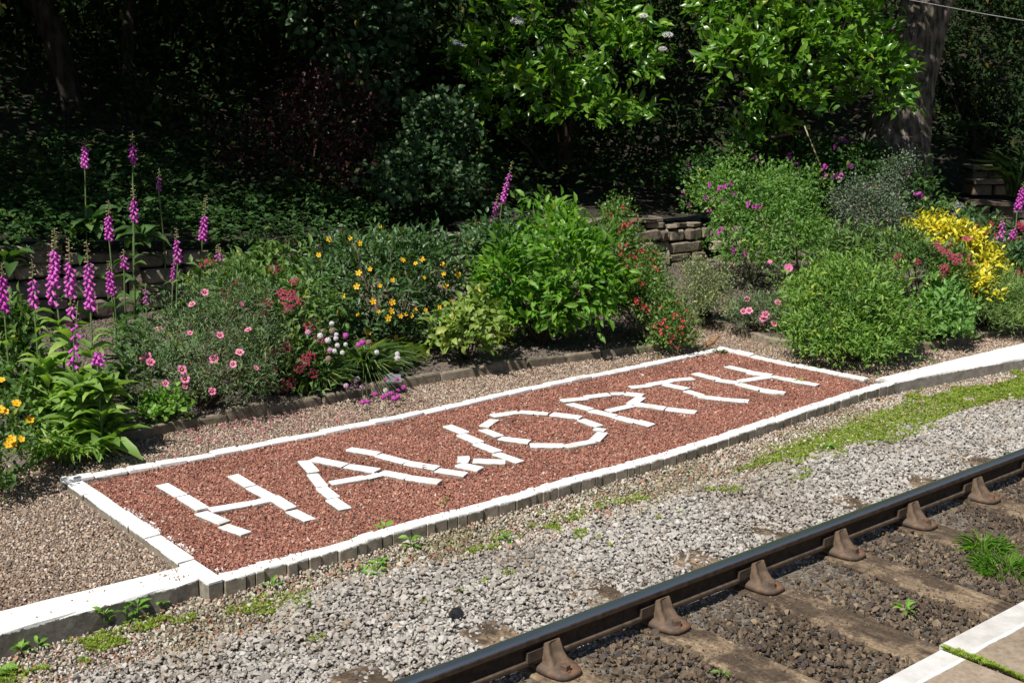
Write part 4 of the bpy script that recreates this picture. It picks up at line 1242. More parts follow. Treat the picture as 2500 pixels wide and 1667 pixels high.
def blades(name, label, cat, base, mat, n, length, width, spread, seed, group=None, flop=.5, parts=0):
    rg = np.random.default_rng(seed); base = np.asarray(base, float)
    root = tag(empty(name, base), label, cat, group)
    an = rg.uniform(0, 6.283, n); r = spread * np.sqrt(rg.random(n))
    side = np.cos(an)[:, None] * AX_R + np.sin(an)[:, None] * AX_F
    P = base + side * (r * .5)[:, None] + AX_Z * .005
    D = unit(side * (flop * rg.uniform(.4, 1.4, n) * (.4 + r / spread))[:, None] + AX_Z * rg.uniform(.5, 1, n)[:, None])
    Nn = unit(AX_Z * .6 - side + rg.normal(0, .2, (n, 3))); Nn = np.where((Nn[:, 2:] < 0), -Nn, Nn)
    put_leaves(root, base, 'strap', mat, P, D, Nn, rg.uniform(length * .6, length, n), np.full(n, width), rg.random(n), parts, "blades")
    return root
def rosette(name, label, cat, base, mat, n, length, width, seed, rise=(.2, 1.0), group=None, height=.0, kind='broad', single=True):
    rg = np.random.default_rng(seed); base = np.asarray(base, float)
    root = tag(empty(name, base), label, cat, group)
    an = np.arange(n) * 2.4 + rg.normal(0, .3, n)
    side = np.cos(an)[:, None] * AX_R + np.sin(an)[:, None] * AX_F
    P = base + side * .012 + AX_Z * (rg.random(n) * height)[:, None]
    D = unit(side + AX_Z * rg.uniform(*rise, n)[:, None])
    Nn = unit(AX_Z + side * -.15 + rg.normal(0, .2, (n, 3)))
    put_leaves(root, base, kind, mat, P, D, Nn, rg.uniform(length * .6, length * 1.1, n), np.full(n, width), rg.random(n), n if single else 0)
    if height > .02:
        mb = MB(); mb.tube([(0, 0, -.01), (0, 0, height)], [.004, .002], 5); link("stem", mb.mesh("stem", True), m_stem, root)
    return root

# ================================================================== FOXGLOVES
G1 = "foxgloves"
foxglove("tall foxglove cut by the left edge of the picture", (3, 640), (10, 750), 8.9, 1, 7, .22, base_px=(20, 900))
foxglove("foxglove second from the left, slim magenta spike before the pale boulder", (78, 638), (83, 742), 9.0, 2, 8, .22, base_px=(92, 900))
foxglove("tallest of the front foxgloves, double spike above the leafy clump", (133, 556), (133, 690), 8.85, 3, 26, .30, base_px=(150, 950), density=1.3, spike2=((120, 620), (128, 735)))
foxglove("front foxglove with a long broken spike, third from left", (168, 580), (172, 716), 8.8, 4, 26, .30, base_px=(180, 980), density=1.2, spike2=((178, 715), (172, 788)))
foxglove("front foxglove right of the tallest, spike with broad lower bells", (211, 586), (221, 745), 8.75, 5, 28, .30, base_px=(230, 990), density=1.2)
foxglove("short drooping foxglove spike low in the leafy front clump", (190, 735), (178, 890), 8.5, 6, 26, .30, base_px=(190, 1010), density=.45, bell=.042)
foxglove("leafy foxglove at the front corner of the clump with no bells left but a few", (240, 845), (238, 880), 8.45, 61, 26, .30, base_px=(245, 1010), density=.3)
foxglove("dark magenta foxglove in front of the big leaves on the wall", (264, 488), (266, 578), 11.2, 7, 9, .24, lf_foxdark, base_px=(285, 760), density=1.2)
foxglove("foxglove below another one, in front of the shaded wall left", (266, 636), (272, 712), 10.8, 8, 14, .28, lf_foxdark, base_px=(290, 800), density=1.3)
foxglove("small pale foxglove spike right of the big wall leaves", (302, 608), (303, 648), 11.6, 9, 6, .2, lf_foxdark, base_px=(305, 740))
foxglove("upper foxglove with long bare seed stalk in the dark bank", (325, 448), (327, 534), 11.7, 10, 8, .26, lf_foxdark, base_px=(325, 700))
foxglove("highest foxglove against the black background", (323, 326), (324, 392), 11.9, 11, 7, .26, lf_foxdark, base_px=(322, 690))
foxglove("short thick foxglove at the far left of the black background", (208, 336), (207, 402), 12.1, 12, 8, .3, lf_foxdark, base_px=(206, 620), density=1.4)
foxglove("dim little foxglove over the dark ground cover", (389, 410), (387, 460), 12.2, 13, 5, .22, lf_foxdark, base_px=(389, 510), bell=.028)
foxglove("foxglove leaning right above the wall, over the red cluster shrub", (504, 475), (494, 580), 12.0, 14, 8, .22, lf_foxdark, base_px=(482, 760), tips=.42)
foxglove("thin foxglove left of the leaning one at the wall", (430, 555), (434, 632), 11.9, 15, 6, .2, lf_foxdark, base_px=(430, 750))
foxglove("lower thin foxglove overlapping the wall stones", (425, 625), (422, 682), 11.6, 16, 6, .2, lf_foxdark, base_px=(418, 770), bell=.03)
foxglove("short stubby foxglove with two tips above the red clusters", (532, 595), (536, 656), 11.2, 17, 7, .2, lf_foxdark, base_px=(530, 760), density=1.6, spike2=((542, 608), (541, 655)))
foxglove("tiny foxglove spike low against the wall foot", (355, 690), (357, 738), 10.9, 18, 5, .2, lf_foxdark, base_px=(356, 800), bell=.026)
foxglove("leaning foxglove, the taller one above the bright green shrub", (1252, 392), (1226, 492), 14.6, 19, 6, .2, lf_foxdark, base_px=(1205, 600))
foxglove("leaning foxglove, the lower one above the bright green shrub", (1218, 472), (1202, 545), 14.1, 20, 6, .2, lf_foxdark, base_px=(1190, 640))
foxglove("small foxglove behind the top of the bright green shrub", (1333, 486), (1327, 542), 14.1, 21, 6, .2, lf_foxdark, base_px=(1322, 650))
foxglove("thick foxglove leaning in from the right edge", (2503, 440), (2484, 506), 13.2, 22, 8, .24, lf_fox, base_px=(2470, 680), density=1.5)
foxglove("drooping foxglove among leaves beside the golden shrub", (2452, 528), (2442, 580), 13.0, 23, 14, .24, lf_fox, base_px=(2450, 690), density=.8, tips=.2)
foxglove("small drooping foxglove at the right edge below the thick one", (2480, 548), (2470, 582), 12.9, 24, 14, .24, lf_fox, base_px=(2475, 690), density=.8, tips=.2)

# ================================================================== LEFT END OF THE BED
P = plant_base(20, 880, 9.4)
shrub("broad_leaved_shrub", "glossy round leaved shrub at the left edge behind the foxgloves", "shrub", P, [Lump(10, 850, 9.3, 75, 100, .3), Lump(40, 790, 9.5, 50, 60, .25), Lump(-60, 820, 9.4, 90, 110, .3), Lump(40, 920, 9.1, 80, 75, .28), Lump(95, 965, 8.9, 60, 60, .22)], lf_spirea, 'oval', 330, 6, .035, (.06, .095), .5, 30, 110)
P = plant_base(-20, 1215, 7.9)
r_, b_, B, O = shrub("yellow_flowered_shrub", "leafy shrub with orange yellow flowers at the left edge of the path", "shrub", on_z(-25, 1205, -.03), [Lump(-10, 1040, 7.9, 85, 90, .25), Lump(20, 1110, 7.8, 70, 70, .25), Lump(-60, 1140, 7.7, 90, 100, .3)], lf_spirea, 'mid', 260, 6, .03, (.035, .055), .5, 31)
for q in [(4, 928), (0, 1000), (12, 1005), (28, 1072), (33, 1084), (52, 1072), (20, 1085), (72, 1025), (40, 985)]:
    Pf, n_ = lumps_hit([Lump(0, 1060, 7.8, 90, 140, .3)], *q, push=.03)
    flower(r_, b_, rgf.choice(f_yellow), Pf, TOCAM(Pf) * .6 + n_ * .5 + AX_Z * .6, rgf.uniform(.45, .75))
for (px, py, k) in [(120, 1112, 1), (165, 1118, 2), (215, 1108, 3), (100, 1080, 4)]:
    b_ = on_z(px, py, .03)
    blades("strap_leaved_clump", ["", "bright green strap leaves hanging over the left end of the edging", "bright green strap leaves just left of the foxglove leaves", "strap leaves under the foremost foxglove leaves", "strap leaves behind the hanging ones at the bed corner"][k], "clump", b_, lf_straps, 60, .24, .09, .2, 40 + k, "strap leaved clumps", 1.0, 24)
for k, (px, py, dx) in enumerate([(200, 1085, -.1), (240, 1080, .25)]):
    b_ = on_z(px, py, .04)
    root = tag(empty("withered_leaf", b_), ["yellow brown withered leaf hanging at the left under the foxgloves", "yellow brown withered leaf hanging at the right under the foxgloves"][k], "dead leaf", "withered foxglove leaves")
    put_leaves(root, b_, 'broad', lf_yold, np.array([b_ + AX_Z * .05]), np.array([AX_R * dx * 3 - AX_F * .5 - AX_Z * .45]), np.array([AX_Z * .6 - AX_F * .7]), np.array([.2]), np.array([.4]), np.array([.6]), 1)
# extra leaves of the front clump
for k, (px, py, d, lb) in enumerate([(120, 960, 8.75, "broad pale foxglove rosette left in the front clump"), (200, 1000, 8.55, "broad pale foxglove rosette in the middle of the front clump"), (262, 985, 8.6, "broad foxglove rosette at the right of the front clump"), (300, 900, 9.6, "shaded foxglove rosette behind the front clump"), (345, 840, 10.3, "dark leafy rosette between the foxgloves and the pink flowered shrub"), (85, 900, 9.2, "leafy rosette below the second foxglove")]):
    P = plant_base(px, py, d)
    rosette("foxglove_rosette", lb, "foxglove", P, lf_fox if k < 3 else lf_foxdark, 40 if k < 3 else 26, .23, .38, 60 + k, (-.1, 1.5), "foxglove rosettes", .52 if k < 3 else .34)

# ================================================================== CISTUS with pink flowers
base = on_z(500, 995, .05)
LC = [Lump(470, 860, 9.65, 165, 120, .42), Lump(560, 770, 9.9, 120, 95, .38), Lump(390, 930, 9.45, 100, 75, .3), Lump(560, 920, 9.5, 110, 80, .3), Lump(640, 860, 9.7, 60, 80, .25)]
r_, b_, B, O = shrub("cistus_shrub", "grey green fine leaved shrub with pink dark eyed flowers", "shrub", base, LC, lf_cistus, 'mid', 950, 9, .035, (.032, .055), .22, 70, 0, 26, (.012, .003), shell=.55, rnd=.8)
for q in [(469, 743), (500, 714), (589, 742), (386, 803), (464, 813), (537, 818), (606, 805), (585, 860), (522, 877), (569, 889), (347, 876), (361, 870), (367, 884), (281, 909), (444, 902), (452, 925), (451, 943), (518, 955), (404, 936), (625, 898)]:
    Pf, n_ = lumps_hit(LC, *q, push=.05)
    flower(r_, b_, rgf.choice(f_cistus), Pf, TOCAM(Pf) * .6 + n_ * .6 + AX_Z * .5 + np.array([rgf.gauss(0, .3), rgf.gauss(0, .3), 0]), rgf.uniform(.55, .92))
# ================================================================== SPIREA with crimson clusters
base = on_z(700, 955, .06)
LS = [Lump(680, 790, 10.3, 110, 100, .4), Lump(730, 880, 10.15, 80, 85, .3), Lump(600, 720, 10.6, 120, 70, .35), Lump(640, 900, 10.1, 60, 60, .25), Lump(520, 690, 10.8, 70, 50, .25), Lump(740, 760, 10.5, 70, 80, .3)]
r_, b_, B, O = shrub("spirea_shrub", "leafy shrub with crimson flower clusters behind the pink flowered shrub", "shrub", base, LS, lf_spirea, 'mid', 380, 8, .045, (.055, .09), .42, 71, 60, 26, (.010, .003), shell=.5)
for q in [(545, 722), (553, 712), (560, 730), (580, 690), (594, 700), (672, 657), (660, 660), (688, 716), (697, 735), (712, 720), (720, 735), (705, 755), (650, 742), (638, 770), (645, 765), (765, 785), (755, 800), (660, 860), (650, 880), (668, 905), (672, 940), (690, 945), (705, 935), (728, 900), (745, 880), (765, 912), (640, 930), (695, 850), (545, 790), (510, 640), (500, 645), (780, 832), (758, 870), (720, 690), (440, 905), (550, 860)]:
    Pf, n_ = lumps_hit(LS, *q, push=.03)
    flower(r_, b_, rgf.choice(f_spirea if rgf.random() > .12 else f_spirea_old), Pf, n_ * .5 + AX_Z * .8 + TOCAM(Pf) * .5, rgf.uniform(.95, 1.5))
# upright leafy shrub behind
base = plant_base(760, 820, 11.3)
shrub("leafy_sapling_shrub", "upright leafy shrub with drooping pointed leaves left of the yellow flowers", "shrub", base, [Lump(770, 760, 11.0, 70, 80, .3), Lump(690, 650, 11.6, 70, 50, .25), Lump(620, 640, 11.7, 50, 45, .2), Lump(740, 680, 11.4, 50, 60, .2)], lf_spirea, 'lance', 130, 6, .04, (.07, .12), .34, 72, 60, 14, droop=.5)
# ================================================================== HYPERICUM with yellow flowers
base = on_z(960, 862, .08)
LH = [Lump(930, 720, 11.5, 165, 130, .5), Lump(1030, 690, 11.7, 110, 110, .4), Lump(860, 640, 11.9, 105, 80, .4), Lump(980, 620, 12.1, 110, 50, .4), Lump(930, 785, 11.5, 125, 52, .36), Lump(850, 775, 11.5, 78, 58, .33), Lump(1040, 780, 11.6, 48, 46, .28)]
r_, b_, B, O = shrub("hypericum_shrub", "large dark green shrub covered with golden yellow flowers", "shrub", base, LH, lf_hyper, 'mid', 720, 8, .05, (.055, .095), .38, 73, 120, 26, shell=.5)
for u, v in [(240, 318), (366, 312), (418, 340), (183, 405), (665, 435), (740, 455), (775, 430), (413, 510), (478, 487), (610, 553), (788, 537), (902, 515), (982, 520), (403, 587), (537, 583), (912, 580), (322, 642), (495, 673), (605, 677), (410, 750), (528, 730), (600, 728), (582, 768), (655, 757), (688, 745), (718, 755), (738, 722), (797, 720), (872, 705), (830, 770), (918, 745), (942, 670), (466, 850), (627, 875), (895, 458), (430, 925), (370, 925), (610, 920), (292, 745), (685, 915), (540, 245)]:
    Pf, n_ = lumps_hit(LH, 700 + u / 2.352, 450 + v / 2.352, push=.04)
    flower(r_, b_, rgf.choice(f_hyper), Pf, TOCAM(Pf) * .6 + n_ * .5 + AX_Z * .3 + np.array([rgf.uniform(-.5, .5), rgf.uniform(-.5, .5), 0]), rgf.uniform(.55, 1.0))
bud_me = ball_head("bud", 26, .012, .006, p_bud, 9)
rgx = np.random.default_rng(5)
for i in rgx.choice(len(B), 110, replace=False):
    flower(r_, b_, bud_me, B[i] + O[i] * .045, O[i], rgf.uniform(.5, .9))
# ================================================================== small hydrangea
base = on_z(1145, 872, .06)
shrub("hydrangea_shrub", "small round yellowish green shrub with broad toothed leaves", "shrub", base, [Lump(1145, 812, 10.95, 78, 56, .26), Lump(1160, 762, 11.1, 52, 40, .2), Lump(1095, 810, 11.1, 42, 48, .2)], lf_hydr, 'broad', 170, 5, .03, (.06, .095), .6, 74, 180, 10, outw=.9, up=.1)
# ================================================================== bright green shrub (two bushes)
base = on_z(1320, 830, .08)
LG = [Lump(1400, 650, 11.7, 105, 95, .42), Lump(1310, 745, 11.8, 108, 62, .36), Lump(1415, 715, 11.6, 82, 78, .36), Lump(1345, 560, 12.0, 60, 55, .28), Lump(1230, 690, 11.7, 60, 100, .35), Lump(1245, 768, 11.8, 50, 40, .26), Lump(1335, 768, 11.8, 70, 34, .3)]
shrub("bright_green_shrub", "bright green leafy shrub with layered sprays left of the red flowers", "shrub", base, LG, lf_green, 'oval', 430, 8, .06, (.07, .12), .42, 75, 220, 20, shell=.5, outw=.9, up=.15, rnd=.55)
base = plant_base(1230, 700, 12.8)
shrub("upright_green_shrub", "darker upright green shrub behind the bright green one", "shrub", base, [Lump(1210, 640, 12.6, 62, 90, .3), Lump(1260, 585, 12.8, 60, 45, .3), Lump(1175, 590, 12.9, 35, 40, .2)], lf_hyper, 'oval', 260, 7, .05, (.06, .09), .5, 76, 40, 14)
# ================================================================== escallonia
base = on_z(1600, 838, .05)
LE = [Lump(1565, 725, 12.1, 72, 80, .36), Lump(1640, 800, 11.8, 55, 55, .28), Lump(1518, 620, 12.4, 48, 85, .26), Lump(1505, 530, 12.6, 32, 45, .18), Lump(1575, 655, 12.4, 40, 50, .25), Lump(1490, 715, 12.1, 42, 55, .28)]
r_, b_, B, O = shrub("escallonia_shrub", "arching small leaved shrub with many little red flowers", "shrub", base, LE, lf_esc, 'quad', 1050, 16, .05, (.026, .042), .55, 77, 0, 26, shell=.6)
for u, v in [(1862, 190), (1850, 170), (1932, 145), (1945, 235), (1915, 265), (1830, 275), (2003, 205), (1930, 345), (2052, 303), (1920, 400), (2015, 400), (2060, 398), (2108, 400), (2095, 430), (1860, 455), (1945, 450), (1838, 485), (1975, 480), (2020, 465), (2110, 480), (2030, 560), (2000, 680), (1875, 700), (2060, 715), (2150, 710), (2200, 690), (2250, 680), (2230, 760), (2300, 730), (2320, 745), (2180, 800), (2250, 830), (2210, 870), (2280, 870), (2320, 905), (2200, 900), (2240, 930), (1910, 660), (1990, 420), (1800, 290), (2030, 690), (2130, 810), (1930, 250), (1960, 235), (2150, 840), (2260, 800)]:
    Pf, n_ = lumps_hit(LE, 700 + u / 2.352, 450 + v / 2.352, push=.03)
    flower(r_, b_, rgf.choice(f_esc), Pf, n_ + TOCAM(Pf) * .5, rgf.uniform(1.0, 1.5))
# ================================================================== thrift and grasses
T_BLADE = lf_thrift
for k, (px, py, ln, n, lb) in enumerate([(765, 940, .30, 170, "left clump of narrow green blades with short pale thrift heads"), (890, 915, .40, 230, "large thrift clump with long flopping flower stalks"), (820, 890, .32, 130, "thrift clump with upright white heads in the bed")]):
    b_ = on_z(px, py, .05)
    root = blades("thrift_plant", lb, "thrift", b_, T_BLADE, n, ln, .05, .40, 90 + k, "thrift clumps", .9)
    heads = {0: [(860, 945, 'p'), (845, 942, 'p'), (868, 930, 'p'), (883, 945, 'p'), (752, 812, 'p')],
             1: [(873, 925, 'w'), (897, 980, 'm'), (885, 982, 'm'), (916, 962, 'm'), (936, 969, 'm'), (947, 964, 'm'), (962, 973, 'm'), (972, 968, 'm'), (957, 960, 'm'), (971, 954, 'm'), (986, 946, 'm'), (936, 909, 'm'), (940, 927, 'm'), (969, 926, 'm'), (942, 953, 'w'), (955, 915, 'w'), (980, 912, 'w'), (920, 860, 'w'), (970, 864, 'w'), (970, 874, 'w'), (893, 948, 'p'), (870, 943, 'p')],
             2: [(810, 790, 'w'), (782, 820, 'w'), (821, 817, 'w'), (820, 826, 'w'), (801, 831, 'w'), (824, 843, 'w'), (844, 841, 'w'), (817, 857, 'w'), (836, 861, 'w'), (806, 855, 'p'), (802, 876, 'd'), (844, 819, 'm'), (875, 842, 'm'), (885, 836, 'm'), (900, 836, 'd'), (788, 808, 'd'), (811, 808, 'd')]}[k]
    mb = MB()
    for (hx_, hy_, c) in heads:
        low = hy_ > 900 and hx_ > 850
        Ph = on_z(hx_, hy_, .045 if hy_ > 940 else .1) if low else at(hx_, hy_, 9.72)
        flower(root, np.array(b_), f_thrift[c][0], Ph, AX_Z + TOCAM(Ph) * .3, rgf.uniform(.95, 1.4))
        q = Ph - b_
        mb.tube([(0, 0, .01), q * .5 + np.array([0, 0, .10 if low else .04]), q], [.0022, .002, .0018], 4)
    link("flower_stalks", mb.mesh("flower_stalks", True), m_stem, root)
blades("grass_tuft", "fine green grass tuft right of the thrift", "grass", on_z(975, 885, .06), lf_grass, 260, .22, .03, .30, 95, None, .8)
blades("grass_tuft", "sparse grass blades beyond the thrift in the shade", "grass", on_z(930, 870, .06), lf_grass, 90, .26, .025, .3, 96, None, .6)
sl = bpy.data.objects.new("slate_tag", chamfer_box("slate_tag", 300, .02, .02)); COL.objects.link(sl)
sl.data.materials.append(M_plain("grey_slate", (.12, .125, .125), (.19, .2, .2), 8, .7, .2)); P = on_z(960, 938, .05)
sl.location = P + AX_Z * .05; sl.scale = (.13, .13, .012); sl.rotation_euler = (.3, .08, YAW + .25)
tag(sl, "pale grey tilted slate among the magenta thrift heads at the edging", "slate")
# small plants in front of the cistus
for k, (px, py, lb) in enumerate([(420, 1020, "light green low plant hanging over the edging below the cistus"), (385, 1015, "smaller light green plant beside it at the dark edging")]):
    shrub("low_leafy_plant", lb, "plant", on_z(px, py, .05), [Lump(px, py - 25, 9.2, 45 - 10 * k, 35, .14)], lf_weed, 'oval', 45, 4, .02, (.03, .05), .7, 100 + k, 40, 5, (.004, .002), m_stem)

# ================================================================== RIGHT-HAND BED
base = on_z(1722, 768, .08)
shrub("variegated_shrub", "small twiggy cream and green variegated shrub before the wall", "shrub", base, [Lump(1700, 662, 13.0, 36, 36, .2), Lump(1752, 702, 12.9, 44, 44, .22), Lump(1692, 712, 12.9, 32, 38, .2), Lump(1735, 738, 12.8, 46, 25, .22)], lf_var, 'quad', 460, 13, .035, (.02, .032), .5, 110, 0, 30, (.010, .003), shell=.7)
base = on_z(1850, 805, .04)
LR = [Lump(1862, 755, 12.6, 62, 42, .26), Lump(1818, 768, 12.5, 36, 34, .2), Lump(1925, 745, 12.6, 50, 40, .24)]
r_, b_, B, O = shrub("rock_rose", "low grey green shrub with pink flowers left of the big round bush", "shrub", base, LR, lf_cistus, 'mid', 330, 9, .03, (.03, .05), .25, 111, 0, 14, rnd=.8)
for q in [(1824, 730), (1815, 760), (1829, 758), (1869, 768), (1862, 778), (1899, 738), (1940, 714), (1957, 697), (1890, 790)]:
    Pf, n_ = lumps_hit(LR, *q, push=.04); flower(r_, b_, rgf.choice(f_cistus), Pf, TOCAM(Pf) + AX_Z * .5, rgf.uniform(.7, 1.0))
base = on_z(1905, 720, .08)
root = tag(empty("rose_bush", base), "thin rose stems with one pink bloom before the wall", "rose")
mb = MB(); tips = [at(1925, 655, 13.6), at(1880, 640, 13.6), at(1900, 620, 13.7), at(1870, 660, 13.5)]
for t_ in tips: mb.tube([np.zeros(3), (t_ - base) * .6 + AX_R * .03, t_ - base], [.006, .005, .003], 5)
link("stems", mb.mesh("stems", True), m_stem, root)
flower(root, base, f_rose[0], tips[0], TOCAM(tips[0]) + AX_Z * .3, 1.25); flower(root, base, f_rose[1], tips[1], TOCAM(tips[1]) + AX_Z, .7)
rg = np.random.default_rng(3); PP = np.concatenate([base + (t_ - base) * rg.uniform(.3, 1, (26, 1)) + rg.normal(0, .04, (26, 3)) for t_ in tips])
put_leaves(root, base, 'oval', lf_pea, PP, unit(rg.normal(size=PP.shape) + AX_Z * .3), unit(rg.normal(size=PP.shape) * .4 + AX_Z), rg.uniform(.03, .05, len(PP)), .6, rg.random(len(PP)), 30)
sk = MB(); sk.tube([on_z(1948, 690, .08) * 0, at(1944, 600, 13.8) - on_z(1948, 690, .08)], [.012, .011], 7)
tag(link("garden_stake", sk.mesh("garden_stake"), m_wood, None, on_z(1948, 690, .08)), "short grey wooden stake standing by the rose", "stake")
base = on_z(2085, 868, .03)
LB = [Lump(2070, 745, 11.7, 130, 82, .58), Lump(2015, 795, 11.5, 98, 62, .46), Lump(2145, 795, 11.6, 84, 66, .46), Lump(2095, 690, 11.9, 98, 60, .46), Lump(2080, 830, 11.3, 120, 40, .42), Lump(2000, 705, 12.0, 68, 50, .36)]
shrub("round_bush", "big dense round green bush at the corner of the gravel path", "bush", base, LB, lf_bush, 'mid', 1300, 9, .045, (.04, .075), .34, 112, 150, 20, shell=.4)
base = plant_base(1840, 640, 15.2)
LP_ = [Lump(1830, 470, 15.4, 130, 80, .6), Lump(1805, 550, 15.0, 82, 75, .48), Lump(1900, 560, 14.9, 110, 80, .5), Lump(1970, 590, 14.6, 70, 60, .4), Lump(1755, 480, 15.6, 75, 55, .48), Lump(1930, 480, 15.5, 90, 70, .5), Lump(1850, 615, 14.7, 95, 50, .4), Lump(1800, 600, 14.8, 50, 50, .35)]
r_, b_, B, O = shrub("everlasting_pea", "sunlit climbing mass of pale green leaves spilling over the wall", "climber", base, LP_, lf_pea, 'oval', 1080, 9, .05, (.035, .06), .55, 113, 100, 12, (.006, .003), m_stem, shell=.5)
for q in [(1766, 458), (1756, 462), (1775, 456), (1785, 450), (1790, 470), (1735, 452), (1768, 490), (1670, 468), (1850, 502), (1740, 490), (1730, 515), (1760, 560), (1680, 500), (1790, 610), (1830, 500), (1845, 505), (1725, 480), (1812, 620), (1755, 570)]:
    Pf, n_ = lumps_hit(LP_, *q, push=.04); flower(r_, b_, rgf.choice(f_pea), Pf, TOCAM(Pf) + AX_Z * .2, rgf.uniform(.8, 1.3))
base = plant_base(2050, 480, 17.0)
LQ = [Lump(2000, 400, 17.2, 130, 60, .6), Lump(1880, 380, 17.4, 120, 50, .6), Lump(2130, 430, 16.8, 110, 70, .6), Lump(2200, 480, 16.4, 90, 70, .5), Lump(1720, 430, 17.0, 110, 50, .5)]
r_, b_, B, O = shrub("everlasting_pea", "shaded climbing mass with purple flowers on the bank below the tree", "climber", base, LQ, lf_cover, 'oval', 700, 9, .06, (.05, .08), .6, 114, 60, 10, (.006, .003), m_stem, shell=.5)
for q in [(1784, 372), (1836, 342), (1940, 396), (1947, 400), (1944, 424), (1948, 420), (2042, 342), (2050, 345), (2060, 348), (2042, 356), (2070, 350), (2038, 432), (2045, 430), (2052, 434), (2015, 413), (1922, 380), (1930, 385), (1845, 382), (1963, 446), (2013, 430), (2112, 455), (2214, 416), (2240, 480), (2248, 485), (1770, 365), (1815, 355), (1860, 400), (2075, 405), (2000, 440), (1679, 402)]:
    Pf, n_ = lumps_hit(LQ, *q, push=.05); flower(r_, b_, rgf.choice(f_pea), Pf, TOCAM(Pf) + AX_Z * .2, rgf.uniform(1.0, 1.7))
base = plant_base(2120, 640, 14.2)
shrub("cotoneaster_shrub", "dark shrub of tiny silvery leaves behind the big round bush", "shrub", base, [Lump(2130, 530, 14.2, 85, 90, .45), Lump(2160, 590, 14.1, 60, 80, .4), Lump(2080, 500, 14.4, 50, 50, .3), Lump(2180, 440, 14.5, 35, 50, .2), Lump(2215, 405, 14.5, 18, 30, .12)], lf_silver, 'quad', 900, 14, .05, (.022, .034), .6, 115, 0, 20, shell=.6)
base = plant_base(2080, 640, 13.5)
shrub("red_tipped_shrub", "leafy shrub with reddish new shoots above the round bush", "shrub", base, [Lump(2070, 600, 13.4, 65, 38, .3), Lump(2010, 620, 13.3, 40, 30, .2), Lump(2130, 600, 13.5, 40, 30, .2)], lf_spirea, 'lance', 90, 6, .04, (.08, .12), .3, 116, 40, 8)
base = plant_base(2340, 715, 12.9)
LY = [Lump(2285, 570, 13.0, 55, 40, .3), Lump(2345, 600, 12.9, 60, 45, .3), Lump(2395, 640, 12.8, 50, 40, .28), Lump(2370, 690, 12.6, 55, 40, .28), Lump(2330, 680, 12.8, 40, 50, .25)]
shrub("golden_choisya", "brilliant golden yellow leaved shrub in the right hand bed", "shrub", base, LY, lf_choisya, 'oval', 520, 8, .035, (.045, .07), .52, 117, 150, 12, shell=.4)
base = plant_base(2260, 700, 12.6)
LT = [Lump(2250, 640, 12.5, 70, 55, .35), Lump(2310, 660, 12.4, 50, 55, .3), Lump(2210, 600, 12.8, 45, 45, .25)]
r_, b_, B, O = shrub("spirea_shrub", "leafy shrub with crimson clusters in front of the golden shrub", "shrub", base, LT, lf_spirea, 'mid', 240, 8, .04, (.045, .07), .4, 118, 30, 12)
for q in [(2287, 600), (2297, 610), (2310, 618), (2320, 622), (2328, 632), (2336, 640), (2340, 628), (2366, 625), (2365, 640), (2305, 655), (2300, 665), (2193, 627), (2240, 640), (2272, 677), (2298, 675), (2315, 600), (2180, 648), (2362, 585)]:
    Pf, n_ = lumps_hit(LT, *q, push=.04); flower(r_, b_, rgf.choice(f_spirea), Pf, n_ * .4 + AX_Z * .8 + TOCAM(Pf) * .6, rgf.uniform(.8, 1.2))
base = on_z(2305, 815, .04)
shrub("pale_green_perennial", "pale green upright fleshy leaved clump right of the round bush", "plant", base, [Lump(2300, 745, 12.2, 60, 60, .28), Lump(2320, 790, 12.0, 45, 35, .22), Lump(2270, 780, 12.1, 40, 40, .2)], lf_sedum, 'oval', 210, 7, .035, (.06, .09), .42, 119, 100, 10, (.006, .003), m_stem, up=.8, outw=.5)
base = on_z(2450, 790, .04)
LFN = [Lump(2440, 730, 12.7, 60, 70, .35), Lump(2500, 740, 12.6, 60, 70, .35), Lump(2400, 745, 12.6, 45, 55, .3)]
shrub("feathery_plant", "feathery grey green plants spilling over the right hand edging", "plant", base, LFN, lf_fennel, 'quad', 850, 15, .05, (.045, .085), .13, 120, 0, 20, (.004, .002), m_stem, shell=.7, up=.7)
base = plant_base(2420, 640, 13.6)
LF_ = [Lump(2410, 580, 13.6, 50, 50, .3), Lump(2370, 550, 13.8, 40, 35, .25)]
r_, b_, B, O = shrub("fuchsia_shrub", "dark leaved fuchsia with small red flowers behind the golden shrub", "shrub", base, LF_, lf_hyper, 'oval', 120, 7, .035, (.05, .08), .45, 121, 30, 10)
for k in range(26):
    q = (rgf.uniform(2365, 2455), rgf.uniform(540, 620)); Pf, n_ = lumps_hit(LF_, *q, push=.04); flower(r_, b_, rgf.choice(f_esc), Pf, n_ + TOCAM(Pf), rgf.uniform(.6, .95))
base = plant_base(2330, 600, 14.2)
r_, b_, B, O = shrub("white_flowered_shrub", "thin leafy shrub with one white flower head before the steps", "shrub", base, [Lump(2320, 530, 14.2, 45, 40, .25), Lump(2270, 530, 14.3, 40, 30, .2)], lf_spirea, 'oval', 60, 5, .03, (.04, .06), .5, 122, 20, 8)
Pf = at(2338, 505, 14.0); flower(r_, b_, umbel(5, .07, None, .4, 90), Pf, TOCAM(Pf) + AX_Z * .6, 1)
base = plant_base(2480, 690, 12.9)
LV = [Lump(2480, 640, 12.9, 50, 45, .3)]
r_, b_, B, O = shrub("spirea_shrub", "dark leafy shrub with crimson clusters at the right edge", "shrub", base, LV, lf_hyper, 'oval', 110, 7, .04, (.06, .09), .45, 123, 30, 10)
for q in [(2490, 550), (2495, 556), (2480, 585), (2488, 590), (2492, 665), (2496, 670)]:
    Pf, n_ = lumps_hit(LV, *q, push=.04); flower(r_, b_, rgf.choice(f_spirea), Pf, AX_Z + TOCAM(Pf), 1.1)
